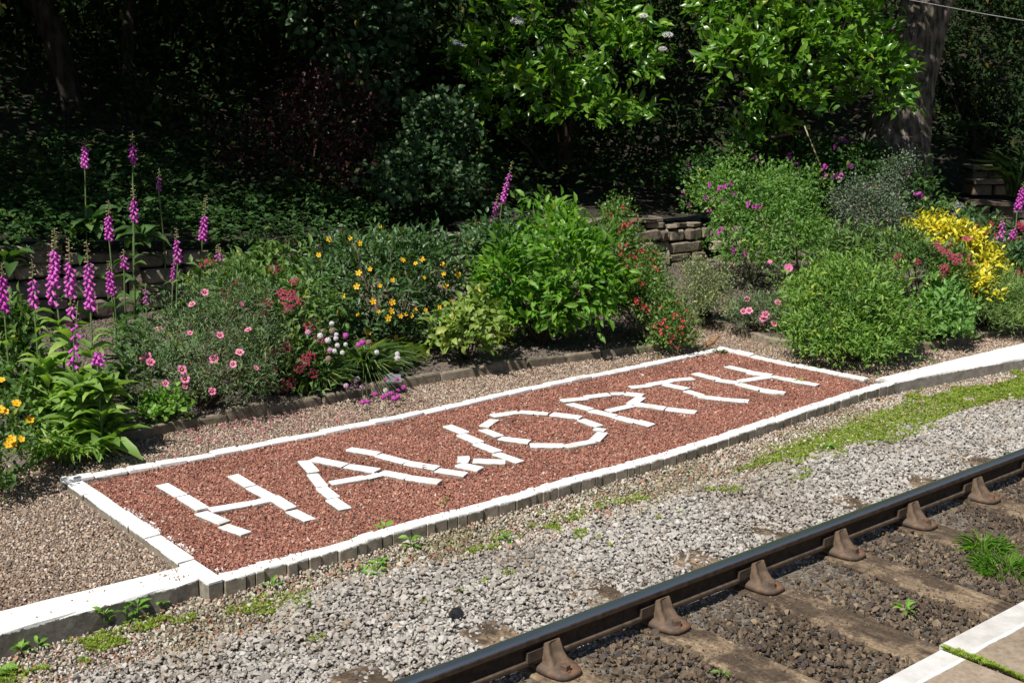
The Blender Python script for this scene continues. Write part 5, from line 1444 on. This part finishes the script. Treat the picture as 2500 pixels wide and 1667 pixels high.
# ================================================================== BANK ABOVE THE WALL
def bank_leaves(name, label, x0, x1, d0, d1, n, mat, kind, size, width, hmax, seed, over=.0, cl=1.0, thr=0.0):
    rg = np.random.default_rng(seed)
    s = rg.uniform(x0, x1, n); d = d0 + (d1 - d0) * rg.random(n) ** 1.2
    wy = np.interp(s, WB[:, 0], WB[:, 1])
    x = s + d * .28; y = wy + d * .96
    m = vnoise(x * 2.2, y * 2.2, seed) > thr
    x, y, d = x[m], y[m], d[m]; n = len(x)
    bumpy = fbm(x * 1.6, y * 1.6, seed + 3)
    z = hill_z(x, y) + hmax * (.25 + 1.1 * bumpy) * rg.random(n) ** .6
    z = np.where(d < over, z - rg.random(n) * .25 * (1 - d / max(over, 1e-3)), z)
    P = np.stack([x, y - np.where(d < over, .18, 0), z], 1)
    an = rg.uniform(0, 6.283, n); side = np.stack([np.cos(an), np.sin(an) - .5, np.zeros(n)], 1)
    D = unit(side + AX_Z * rg.uniform(-.3, .7, n)[:, None]); Nn = unit(AX_Z + rg.normal(0, .35, (n, 3)) - AX_F * .3)
    me = leaf_mesh(name, kind, P, D, Nn, rg.uniform(*size, n), np.full(n, width), np.clip(rg.normal(.45, .25, n), 0, 1))
    return tag(link(name, me, mat), label, kind="stuff")
bank_leaves("ground_cover", "dark leafy ground cover hanging over the wall at left", -1.5, 5.2, 0.0, 3.2, 21000, lf_cover, 'mid', (.055, .095), .5, .36, 1, .25)
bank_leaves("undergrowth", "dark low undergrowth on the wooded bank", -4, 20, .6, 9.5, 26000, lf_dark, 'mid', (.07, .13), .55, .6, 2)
bank_leaves("ivy_cover", "low ivy and weeds along the top of the wall in the middle", 5.0, 8.0, .25, 2.6, 2600, lf_cover, 'mid', (.06, .11), .7, .2, 3, 0, 1, .42)
# little yellow dots in the ground cover
for k, (px, py, d, n, ln, lb) in enumerate([(70, 560, 12.3, 20, .36, "rosette of very large leaves on the wall top at the left edge"), (225, 560, 12.3, 18, .32, "rosette of long hanging leaves on the wall beside the foxglove"), (345, 590, 12.2, 14, .30, "rosette of hanging leaves right of the seeding foxglove"), (20, 655, 11.7, 14, .34, "rosette of long drooping leaves below the wall top at the left edge"), (440, 790, 10.8, 18, .28, "dark leafy rosette left of the cistus by the wall")]):
    P = at(px, py, d)
    if k == 4: P = plant_base(px, py, d)
    rosette("large_leaved_rosette", lb, "plant", P, lf_foxdark, n, ln, .46, 130 + k, (-.5, .9), "large leaved rosettes", .1)
# ================================================================== BACKGROUND SHRUBS
def on_hill(px, dist):
    P = at(px, 300, dist); return np.array([P[0], P[1], float(ground_z(P[0], P[1]))])
shrub("red_leaved_shrub", "dim dark red leaved shrub in the shade left of centre", "shrub", on_hill(750, 15.5), [Lump(740, 390, 15.3, 190, 110, .8), Lump(800, 280, 15.7, 120, 90, .7), Lump(880, 440, 15.0, 100, 80, .6), Lump(630, 450, 15.2, 100, 70, .6)], lf_red, 'mid', 700, 8, .11, (.045, .075), .6, 140, 40, 16, (.02, .006))
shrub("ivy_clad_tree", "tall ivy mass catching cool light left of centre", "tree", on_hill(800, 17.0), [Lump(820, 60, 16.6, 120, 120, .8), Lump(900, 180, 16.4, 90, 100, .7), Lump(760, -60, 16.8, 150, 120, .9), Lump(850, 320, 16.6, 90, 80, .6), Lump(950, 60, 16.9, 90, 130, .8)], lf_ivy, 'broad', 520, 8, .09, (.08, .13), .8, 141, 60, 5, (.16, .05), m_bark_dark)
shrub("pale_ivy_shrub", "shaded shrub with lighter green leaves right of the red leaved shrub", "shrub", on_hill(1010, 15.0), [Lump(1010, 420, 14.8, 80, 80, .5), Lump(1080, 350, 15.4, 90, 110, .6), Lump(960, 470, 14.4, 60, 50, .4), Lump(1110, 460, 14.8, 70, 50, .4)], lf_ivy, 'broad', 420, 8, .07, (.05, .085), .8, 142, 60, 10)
for k, (px, lb, Ls) in enumerate([
    (100, "black green shrubbery behind the foxgloves at the left edge", [Lump(60, 330, 16.5, 220, 130, 1.0), Lump(150, 160, 17.5, 230, 150, 1.0), Lump(-60, 60, 17.5, 200, 200, 1.0)]),
    (420, "black green shrubbery left of the red leaved shrub", [Lump(420, 330, 16.8, 180, 110, 1.0), Lump(450, 130, 18, 220, 180, 1.0), Lump(560, 20, 18.5, 200, 150, 1.0)]),
    (1250, "deep shade shrubbery behind the left laurel", [Lump(1150, 150, 19, 200, 200, 1.2), Lump(1250, 330, 18.2, 170, 90, .9), Lump(1450, 350, 18.8, 200, 80, .9)]),
    (1850, "deep shade shrubbery behind the right laurel", [Lump(1700, 120, 21, 230, 200, 1.4), Lump(2000, 60, 22, 230, 200, 1.4), Lump(1800, 340, 19.5, 220, 60, .9)]),
    (2400, "shaded wild growth right of the big tree trunk", [Lump(2400, 120, 22, 170, 200, 1.4), Lump(2480, 300, 21, 150, 120, 1.2), Lump(2330, 320, 21.5, 90, 90, .9), Lump(2520, 430, 19, 80, 60, .7)])]):
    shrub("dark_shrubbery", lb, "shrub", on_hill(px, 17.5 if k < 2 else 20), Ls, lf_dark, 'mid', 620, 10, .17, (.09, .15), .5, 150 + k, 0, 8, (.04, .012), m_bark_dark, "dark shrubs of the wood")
# elder with white umbels
LEl = [Lump(1240, 60, 17.6, 120, 90, .8), Lump(1130, 160, 17.8, 110, 120, .8), Lump(1600, 60, 17.9, 110, 90, .8)]
r_, b_, B, O = shrub("elder_bush", "dark elder with flat white flower heads beside the laurel", "shrub", on_hill(1200, 18.0), LEl, lf_dark, 'lance', 300, 8, .1, (.12, .18), .4, 160, 0, 6, (.05, .015), m_bark_dark)
for q, s in [((1263, 52), 1.1), ((1571, 40), .75), ((1630, 86), .9), ((1618, 120), .7), ((1115, 105), .8), ((1130, 110), .5), ((1118, 215), .6), ((1318, 118), .5)]:
    Pf = at(*q, 15.5); flower(r_, b_, f_elder[0], Pf, TOCAM(Pf) * .5 + AX_Z, s * .62)
# ================================================================== LAURELS
LL = [Lump(1400, 40, 16.6, 170, 110, .8), Lump(1490, 150, 16.2, 115, 100, .7), Lump(1310, 210, 16.4, 150, 80, .7), Lump(1215, 130, 16.8, 100, 70, .6), Lump(1450, 270, 16.2, 150, 50, .6), Lump(1420, -90, 16.9, 160, 110, .9), Lump(1180, 290, 16.5, 70, 45, .4)]
shrub("laurel_bush", "large glossy laurel hanging over the bank, left of the two", "laurel", on_hill(1370, 17.0), LL, lf_laurel, 'oval', 470, 8, .06, (.11, .185), .44, 170, 300, 9, (.045, .02), m_bark_dark, "glossy laurels", shell=.5, outw=.9, up=.25, rnd=.6)
LM = [Lump(1825, 40, 16.4, 112, 95, .8), Lump(1800, 150, 16.0, 100, 75, .6), Lump(1940, 120, 16.4, 130, 100, .7), Lump(2110, 190, 16.4, 120, 110, .7), Lump(2060, 60, 16.8, 110, 90, .7), Lump(1870, 240, 16.4, 120, 60, .6), Lump(1940, -80, 16.8, 180, 100, .9), Lump(1870, 320, 16.6, 70, 40, .4), Lump(2190, 250, 16.3, 50, 50, .4)]
shrub("laurel_bush", "large glossy laurel beside the big tree trunk, right of the two", "laurel", on_hill(1850, 17.2), LM, lf_laurel, 'oval', 540, 8, .06, (.11, .185), .44, 171, 300, 9, (.045, .02), m_bark_dark, "glossy laurels", shell=.5, outw=.9, up=.25, rnd=.6)
# ================================================================== TREES
class WLump(Lump):
    def __init__(s, c, r): s.c = np.array(c, float); s.r = np.array(r, float)
def tree(label, trunk_pts, radii, crown, seed, mat=None, bark=None, branches=420, size=(.2, .34), limbs=6, seg=16):
    rg = np.random.default_rng(seed)
    base = np.array(trunk_pts[0], float)
    root = tag(empty("tree", base), label, "tree", "trees of the wood")
    pts = [np.array(p) - base for p in trunk_pts]
    # smooth and roughen
    t = np.linspace(0, 1, 26); tp = np.linspace(0, 1, len(pts))
    pp = np.stack([np.interp(t, tp, [p[k] for p in pts]) for k in range(3)], 1); rr = np.interp(t, tp, radii)
    V = []; Fq = []
    ph = rg.uniform(0, 6, 4)
    for i in range(26):
        for k in range(seg):
            a = 6.283 * k / seg
            r = rr[i] * (1 + .09 * math.sin(3 * a + ph[0] + i * .12) + .06 * math.sin(5 * a + ph[1] - i * .2) + .04 * math.sin(9 * a + i * .9))
            V.append(pp[i] + np.array([math.cos(a) * r, math.sin(a) * r, 0]))
    for i in range(25):
        for k in range(seg): Fq.append((i * seg + k, i * seg + (k + 1) % seg, (i + 1) * seg + (k + 1) % seg, (i + 1) * seg + k))
    link("trunk", np_mesh("trunk", np.array(V), np.array(Fq), True), bark or m_bark_dark, root)
    B, O, P, D, Nn, sz, tint = crown_leaves(crown, branches, 10, .3, size, rg, shell=.8, low=-1, back=1.0)
    link("crown", leaf_mesh("crown", 'quad', P - base, D, Nn, sz, np.full(len(P), .6), tint), mat or lf_canopy, root)["kind"] = "stuff"
    mb = MB(); top = pts[-1]
    for i in rg.choice(len(B), limbs, replace=False): mb.tube([top * .8, (top + B[i] - base) * .5 + AX_Z * .2, B[i] - base], [radii[-1] * .5, radii[-1] * .3, .03], 7)
    link("limbs", mb.mesh("limbs", True), bark or m_bark_dark, root)
    return root
D_ = 17.6
b0 = at(2172, 395, D_); b0[2] = min(b0[2], float(hill_z(b0[0], b0[1]))) - .1
tree("big leaning grey brown tree trunk right of the laurels", [b0, at(2172, 385, D_), at(2190, 300, D_), at(2212, 200, D_), at(2228, 100, D_), at(2262, 0, D_), at(2330, -200, D_), at(2380, -420, D_)], [.62, .56, .43, .38, .37, .37, .33, .3], [WLump((11.2, 8.9, 6.0), (2.4, 1.5, 1.2)), WLump((13.2, 6.4, 5.6), (2.2, 1.7, 1.0)), WLump((10.3, 11.0, 6.6), (2.6, 2.0, 1.4)), WLump((15.5, 9.5, 6.0), (2.6, 2.2, 1.3)), WLump((11.9, 4.4, 5.2), (1.5, 1.3, .7)), WLump((11.6, 3.1, 5.3), (1.5, .9, .6))], 180, branches=560, bark=m_bark)  # crown lumps added above the view to shade the trunk, steps and bank
b1 = on_hill(175, 15.6)
tree("dark slanting tree trunk in the upper left corner", [b1, at(178, 270, 15.6), at(160, 180, 15.5), at(135, 90, 15.4), at(92, -10, 15.3), at(40, -150, 15.2), at(0, -300, 15.2)], [.16, .14, .15, .15, .15, .13, .11], [WLump((-1.2, 8.5, 5.4), (2.4, 1.9, 1.1)), WLump((-4.6, 8.6, 5.4), (2.6, 2.0, 1.2)), WLump((1.8, 8.9, 5.4), (2.2, 1.8, 1.1)), WLump((0.0, 11.5, 6.2), (3.0, 2.0, 1.4)), WLump((-4.5, 11.5, 6.2), (2.8, 2.0, 1.4)), WLump((-.5, 7.0, 5.2), (2.0, 1.05, .9)), WLump((-3.6, 7.0, 5.2), (2.0, 1.1, .9))], 181, branches=950)  # unseen crown lumps, spread out to keep the sun off the left bank
b2 = on_hill(308, 16.8)
tree("slender dark trunk just right of the slanting one", [b2, at(309, 200, 16.8), at(312, 100, 16.8), at(316, 0, 16.8), at(322, -250, 16.8)], [.1, .09, .085, .08, .07], [WLump((4.6, 9.4, 5.5), (2.0, 1.7, 1.1)), WLump((7.2, 10.2, 6.0), (2.2, 1.8, 1.2)), WLump((4.2, 12.0, 6.4), (2.4, 2.0, 1.4)), WLump((2.9, 6.7, 5.3), (2.1, 1.3, .9)), WLump((5.7, 7.2, 5.4), (1.3, 1.0, .7))], 182, branches=560)  # crown shaped out of view to shade the ivy shrub and left laurel
tree("tree of the wood behind the laurels, trunk lost in shade", [(11.5, 13.0, float(hill_z(11.5, 13.0)) - .1), (11.5, 13.0, 5.0), (11.6, 13.1, 7.5)], [.25, .22, .16], [WLump((10.5, 12.8, 6.4), (2.8, 1.9, 1.4)), WLump((13, 13.5, 7.0), (2.8, 2.2, 1.6)), WLump((8.5, 14.5, 7.2), (2.6, 2.2, 1.6))], 183)
tree("tree of the wood beyond the steps, trunk lost in shade", [(22, 8, float(hill_z(22, 8)) - .1), (22, 8, 5), (22, 8.2, 7)], [.22, .2, .15], [WLump((21, 6.5, 5.6), (2.8, 2.4, 1.5)), WLump((23.5, 6.5, 6.0), (2.8, 2.4, 1.6))], 184)
# laurel shade stems, fallen branch, stick, wire
lg = MB(); A = at(1868, 338, 16.6); B2 = at(2005, 320, 16.6)
lg.tube([np.zeros(3), (B2 - A) * .5 + AX_Z * .03, B2 - A], [.028, .03, .018], 8); lg.tube([(B2 - A) * .35, (B2 - A) * .38 + AX_Z * .18], [.012, .006], 6)
tag(link("fallen_branch", lg.mesh("fallen_branch", True), m_bark, None, A), "bare brown branch lying level in the shade under the laurel", "branch")
sk = MB(); A = at(2006, 412, 16.4); B2 = at(1964, 308, 16.4); sk.tube([np.zeros(3), B2 - A], [.011, .008], 6)
tag(link("leaning_stick", sk.mesh("leaning_stick", True), M_plain("pale_stick", (.3, .24, .15), (.42, .34, .22), 20, .8, .2), None, A), "thin pale stick leaning below the laurel", "stick")
wr = MB(); A = at(1900, -60, 12.0); B2 = at(2900, 118, 12.0); wr.tube([np.zeros(3), (B2 - A) * .5 - AX_Z * .02, B2 - A], .004, 5)
tag(link("overhead_wire", wr.mesh("overhead_wire"), M_plain("grey_wire", (.22, .22, .22), (.3, .3, .3), 5, .6, 0), None, A), "thin grey wire crossing the upper right corner", "wire")
# ferns and iris by the steps
def fern(label, P, n, ln, seed):
    rg = np.random.default_rng(seed); root = tag(empty("fern", P), label, "fern", "ferns by the steps")
    PP = []; DD = []; SS = []
    for k in range(n):
        a = 6.283 * k / n + rg.normal(0, .2); side = math.cos(a) * AX_R + math.sin(a) * AX_F
        for t in np.linspace(.12, 1, 16):
            c = P + side * ln * t * .8 + AX_Z * ln * (.9 * t - .75 * t * t); tang = unit(side * .8 + AX_Z * (.9 - 1.5 * t)); s_ = unit(np.cross(tang, AX_Z))
            for q in (-1, 1): PP.append(c); DD.append(s_ * q + tang * .4); SS.append(ln * .28 * (1.05 - t))
    put_leaves(root, P, 'quad', lf_cover, np.array(PP), np.array(DD), np.broadcast_to(AX_Z, (len(PP), 3)) + rg.normal(0, .1, (len(PP), 3)), np.array(SS), .35, rg.random(len(PP)), 0, "fronds")
fern("dim fern right of the big trunk", at(2360, 330, 19.0), 9, .7, 1)
fern("dim fern lower down beside the steps", at(2290, 360, 18.0), 9, .6, 2)
blades("iris_clump", "tall dark sword leaves beside the steps at the right edge", "plant", at(2482, 480, 16.6), lf_dark, 60, .75, .04, .3, 190, None, .35, 30)

# ================================================================== WEEDS, MOSS, SMALL THINGS
WD = [(855, 1349, .11, 9, .2, "leafy weed, leftmost of the row against the front border"), (892, 1343, .12, 9, .3, "red stemmed weed second in the row at the front border"), (942, 1325, .12, 10, .35, "weed leaning on the border bricks below the first H"),
      (1003, 1343, .10, 10, .3, "red stemmed weed standing alone below the A"), (925, 1380, .10, 12, .12, "broad leaved weed with the largest leaves in the ballast"), (885, 1398, .09, 8, .1, "low broad weed left of the largest one"), (920, 1402, .08, 8, .1, "low broad weed below the largest one"),
      (1235, 1322, .09, 8, .12, "single pale weed far out in the grey stones"), (1282, 1238, .10, 10, .25, "weed against the border bricks below the W"), (1168, 1272, .10, 10, .2, "weed against the border between A and W"), (1457, 1186, .10, 12, .3, "slender weed at the bricks below the O"), (1087, 1256, .10, 8, .35, "thin weed climbing over the white border edge"),
      (397, 1484, .10, 10, .3, "weed growing at the foot of the left kerb near its end"), (309, 1516, .10, 8, .25, "weed at the middle of the left kerb foot, left of two"), (338, 1510, .10, 9, .3, "weed at the middle of the left kerb foot, right of two"), (256, 1530, .09, 10, .3, "greyish weed at the left kerb foot"),
      (53, 1594, .10, 8, .12, "weed at the kerb foot by the left edge"), (94, 1583, .08, 7, .15, "small weed right of the leftmost kerb weed"), (20, 1645, .11, 8, .1, "broad weed in the bottom left corner"), (665, 1438, .09, 9, .15, "bright weed below the left end of the front border"),
      (2022, 1096, .09, 9, .1, "pale weed in the grey stones beside the moss"), (2324, 918, .11, 12, .25, "weed at the foot of the right kerb"), (2210, 1498, .10, 9, .15, "single weed between the sleepers"), (1764, 1648, .07, 6, .1, "tiny weed between the sleepers at the bottom edge"), (1950, 935, .06, 8, .1, "dried weed inside the last H"), (2260, 850, .08, 8, .1, "small weed in front of the pale green clump"), (590, 1425, .06, 8, .1, "small weed right of the corner stone")]
for k, (px, py, ln, n, hh, lb) in enumerate(WD):
    zz = -.1 if (py > 900 and k not in (24, 25)) else -.02
    rosette("weed", lb, "weed", on_z(px, py, -.122 if (px < 420 and py > 1400) else zz), lf_weed, n, ln * .62, .45, 300 + k, (.0, 1.1), "weeds", hh * .3, 'oval')
blades("grass_tuft", "bright green grass growing between the rails at the right edge", "grass", on_z(2462, 1395, -.11), lf_weed, 300, .10, .03, .36, 400, None, .9)
blades("grass_tuft", "thin grass trailing left of the bright tuft between the rails", "grass", on_z(2400, 1345, -.11), lf_weed, 70, .14, .03, .22, 401, None, 1.0)
blades("grass_tuft", "small grass tuft inside the back right corner of the panel", "grass", on_z(1758, 866, -.03), lf_grass, 30, .09, .03, .1, 402, None, 1.0)
# moss and tiny grass, as tufts
tuft = []
for i in range(5):
    rg = np.random.default_rng(500 + i); n = 9
    an = rg.uniform(0, 6.283, n); side = np.stack([np.cos(an), np.sin(an), np.zeros(n)], 1)
    tuft.append(leaf_mesh("tuft", 'quad', side * rg.uniform(0, .5, (n, 1)), unit(side * .8 + AX_Z), unit(AX_Z - side * .3), rg.uniform(.5, 1.1, n), .42, np.clip(rg.normal(.5, .25, n), 0, 1)))
kerb_y = lambda x: np.interp(x, [-5, 0, .1, 1, 2.5, 4.2, 6.06, 6.6, 8.27, 10, 16], [.06, .05, -.06, -.07, -.08, -.03, .1, .13, -.09, -.33, -1.2])
def moss(x, y):
    g = kerb_y(x) - y
    right = np.clip((x - 3.6) / .8, 0, 1)
    band = np.where(x > 3.3, np.exp(-((g - .34 - .05 * (x > 6)) / .23) ** 2), np.exp(-((g - .17) / .15) ** 2))
    f = fbm(x * 3.2, y * 5, 61) * .6 + fbm(x * 11, y * 13, 62) * .4
    thr = np.where(x > 3.4, .60 - .36 * right * band, .70 - .2 * band)
    return (f > thr) & (g > .02) & (g < .75)
x, y = area_points(-2.5, 13, -1.5, .2, .0125, 71, moss)
n = len(x); rg = np.random.default_rng(72)
scatter("moss", "bright green moss and seedlings on the verge below the kerb", np.stack([x, y, -.101 - .026 * np.clip(-x / .5, 0, 1)], 1), np.stack([rg.normal(0, .3, n), rg.normal(0, .3, n), rg.uniform(0, 6.28, n)], 1), rg.uniform(.010, .022, n), tuft, lf_moss, 7)
x = rg.uniform(.556, .60, 900); y = rg.uniform(-4.75, -3.885, 900); x = .553 + (x - .578) * (.15 + .75 * vnoise(y * 14, y * 0, 5)) * np.where(y > -4.1, 1, .6) + .005 * np.sin(y * 23)
scatter("joint_moss", "strip of bright moss in the joint between platform slabs", np.stack([x, y, np.full(900, .940)], 1), np.stack([np.zeros(900), np.zeros(900), rg.uniform(0, 6.28, 900)], 1), rg.uniform(.008, .014, 900), tuft, lf_moss, 8)
# fallen pink petals on the path
x, y = area_points(.6, 2.4, 2.1, 2.75, .05, 81, lambda x, y: vnoise(x * 6, y * 6, 3) > .5)
n = len(x); pet = leaf_mesh("petal", 'quad', np.zeros((1, 3)), np.array([[0, 1., 0]]), np.array([[0, 0, 1.]]), 1.0, .9, np.array([.5]))
scatter("fallen_petals", "fallen pink petals on the gravel below the cistus", np.stack([x, y, np.full(n, -.016)], 1), rnd_rot(n, 82, .4), np.random.default_rng(83).uniform(.012, .024, n), [pet], p_crim, 9)
# flecks of white paint on the chippings along the borders
rg = np.random.default_rng(95); s = rg.random(900)
fx = np.where(s < .55, rg.uniform(.1, 6.3, 900), .125 + np.abs(rg.normal(0, .02, 900)))
fy = np.where(s < .55, np.interp(fx, [p[0] for p in front], [p[1] for p in front]) + .107 + np.abs(rg.normal(0, .016, 900)), rg.uniform(.1, 1.9, 900))
keepf = vnoise(fx * 5, fy * 5, 77) > .45; fx, fy = fx[keepf], fy[keepf]; n = len(fx)
scatter("paint_flecks", "white paint splashed on the red chippings along the borders", np.stack([fx, fy, np.full(n, -.02)], 1), rnd_rot(n, 96), rg.uniform(.012, .022, n), t_chip, M_plain("paint_fleck", (.7, .7, .68), (.8, .8, .79), 40, .7, 0), 11)
# stray chips on the painted bricks, dry bits on the gravel
rg = np.random.default_rng(97); n = 170
fx = rg.uniform(.1, 6.3, n); fy = np.where(rg.random(n) < .6, np.interp(fx, [p[0] for p in front], [p[1] for p in front]) + rg.uniform(.02, .09, n), 1.95 + rg.uniform(0, .05, n))
scatter("stray_chips", "stray red chips lying on the white border bricks", np.stack([fx, fy, np.full(n, .008)], 1), rnd_rot(n, 98), rg.uniform(.008, .018, n), t_chip, m_red, 13)
x, y = area_points(-.6, 8, .1, 2.9, .075, 99, lambda x, y: (fbm(x * 3, y * 3, 88) > .52) & (on_path(x, y) | ((x > .15) & (x < 6.2) & (y > .2) & (y < 1.9))))
n = len(x); bit = leaf_mesh("bit", 'quad', np.zeros((1, 3)), np.array([[0, 1., 0]]), np.array([[0, 0, 1.]]), 1.0, .5, np.array([.3]))
scatter("dry_litter", "tiny dry leaves and twig bits on the gravel", np.stack([x, y, np.full(n, -.014)], 1), rnd_rot(n, 89, .5), np.random.default_rng(90).uniform(.012, .035, n), [bit], M_plain("dry_bits", (.06, .04, .025), (.22, .15, .09), 40, .9, 0), 14)
# coal, dead leaves
co = bpy.data.objects.new("coal_lump", rock_templates("coal_lump", 1, 22, 9, .75)[0]); COL.objects.link(co); co.data.materials.append(M_plain("coal", (.012, .012, .014), (.03, .03, .034), 30, .35, .3, .004, .5))
co.location = on_z(1112, 1496, -.075); co.scale = (.12, .10, .085); co.rotation_euler = (.2, .1, .5)
tag(co, "smooth black lump of coal lying on the pale ballast", "coal")
m_dl = M_leaf("dead_leaf", (.16, .07, .025), (.36, .19, .07), .7, .2, .3, (1.2, 1, .7))
for k, (px, py, z, s, lb) in enumerate([(1103, 939, -.02, .07, "orange brown dead leaf on the gravel by the edging"), (1035, 1121, -.01, .06, "brown dead leaf inside the W"), (1030, 1140, -.01, .05, "small brown dead leaf beside the first stroke of the W"), (1922, 940, -.01, .09, "pale dried leaf in the last H"), (475, 1518, -.09, .06, "brown dead leaf below the left kerb end"), (2140, 975, -.09, .06, "brown leaf against the right end of the front border"), (2448, 938, -.08, .07, "pale dead leaf on the moss near the right edge"), (2085, 1018, -.08, .05, "small orange leaf on the moss"), (845, 968, -.01, .06, "brown dead leaf left of the magenta thrift"), (548, 1152, -.015, .04, "yellow leaf in the red gravel by the first H")]):
    P = on_z(px, py, z + .012); root = tag(empty("dead_leaf", P), lb, "dead leaf", "dead leaves")
    rg = np.random.default_rng(600 + k)
    put_leaves(root, P, 'broad', m_dl, np.array([P]), np.array([[rg.normal(), rg.normal(), .2]]), np.array([[rg.normal() * .3, rg.normal() * .3, 1]]), np.array([s * .8]), np.array([.5]), rg.random(1), 1)
# grit lying on the white kerb
rg = np.random.default_rng(91); n = 46
x = np.concatenate([rg.normal(-.10, .06, 30), rg.uniform(-1, -.1, n - 30)]); y = rg.uniform(.08, .24, n)
scatter("kerb_grit", "few loose pebbles lying on the white left kerb", np.stack([x, y, np.full(n, .004)], 1), rnd_rot(n, 92), rg.uniform(.008, .018, n), t_pea, m_tan, 10)
# small bird at the back right corner of the panel
def bird():
    P = on_z(1733, 851, .0); P[2] = .0
    sec = [(-.075, .010, .012, .006), (-.045, .022, .012, .008), (-.02, .04, .028, .026), (.01, .052, .036, .034), (.035, .066, .034, .032), (.05, .084, .024, .022), (.062, .098, .021, .021), (.075, .100, .013, .013), (.088, .098, .003, .003)]
    V = []; Fs = []; seg = 10
    for (s, h, rw, rh) in sec:
        for k in range(seg):
            a = 6.283 * k / seg; V.append((s, rw * math.cos(a), h + rh * math.sin(a)))
    for i in range(len(sec) - 1):
        for k in range(seg): Fs.append((i * seg + k, (i + 1) * seg + k, (i + 1) * seg + (k + 1) % seg, i * seg + (k + 1) % seg))
    Fs += [tuple(range(seg)), tuple(range(len(V) - 1, len(V) - seg - 1, -1))]
    mb = MB(); mb.add(V, Fs)
    me = mb.mesh("bird", True)
    m, nt, b, o = newmat("brown_bird_plumage")
    tc = N(nt, "ShaderNodeTexCoord"); sp = N(nt, "ShaderNodeSeparateXYZ"); nt.links.new(tc.outputs["Object"], sp.inputs[0])
    nz = noise(nt, 90, 3, 'Object')
    f = math_(nt, 'ADD', math_(nt, 'SUBTRACT', sp.outputs[2], math_(nt, 'MULTIPLY', sp.outputs[0], .55)), math_(nt, 'MULTIPLY', nz.outputs[0], .01))
    col = mixc(nt, (.42, .38, .31), (.22, .12, .055), mapr(nt, f, .030, .038))
    nt.links.new(col, b.inputs["Base Color"]); b.inputs["Roughness"].default_value = .8
    root = tag(empty("bird", P), "small brown bird with pale belly at the back right corner of the panel", "bird")
    root.rotation_euler = (0, 0, YAW + .25); root.scale = (1.15,) * 3
    link("body", me, m, root)
    m_dk = M_plain("dark_brown_feather", (.07, .04, .02), (.14, .08, .04), 60, .8, 0)
    for s in (-1, 1):
        w = MB()
        w.add([(.038, s * .033, .072), (.03, s * .037, .05), (-.01, s * .034, .034), (-.05, s * .016, .020), (-.04, s * .018, .032), (.0, s * .034, .056)], [(0, 1, 2, 5), (5, 2, 3, 4)] if s > 0 else [(5, 2, 1, 0), (4, 3, 2, 5)])
        link("wing", w.mesh("wing", True), m_dk, root)
        l = MB(); l.tube([(.005, s * .012, .03), (.012, s * .014, 0)], .0022, 5); l.tube([(.012, s * .014, .001), (.03, s * .016, .001)], .0015, 4); link("leg", l.mesh("leg"), m_dk, root)
        e = MB(); e.add([np.array([.068, s * .018, .104]) + .0032 * np.array(v) for v in ((1, 0, 0), (-1, 0, 0), (0, 1, 0), (0, -1, 0), (0, 0, 1), (0, 0, -1))], [(0, 2, 4), (2, 1, 4), (1, 3, 4), (3, 0, 4), (2, 0, 5), (1, 2, 5), (3, 1, 5), (0, 3, 5)]); link("eye", e.mesh("eye"), M_plain("black_eye", (.01, .01, .01), (.01, .01, .01), 5, .2, 0), root)
    t_ = MB(); t_.box((-.125, -.012, .004), (-.06, .012, .010)); link("tail", t_.mesh("tail"), m_dk, root)
bird()
print("objects", len(bpy.data.objects), "tris", sum(sum(max(1, len(p.vertices) - 2) for p in m.polygons) if len(m.polygons) < 5000 else len(m.polygons) * 2 for m in bpy.data.meshes))
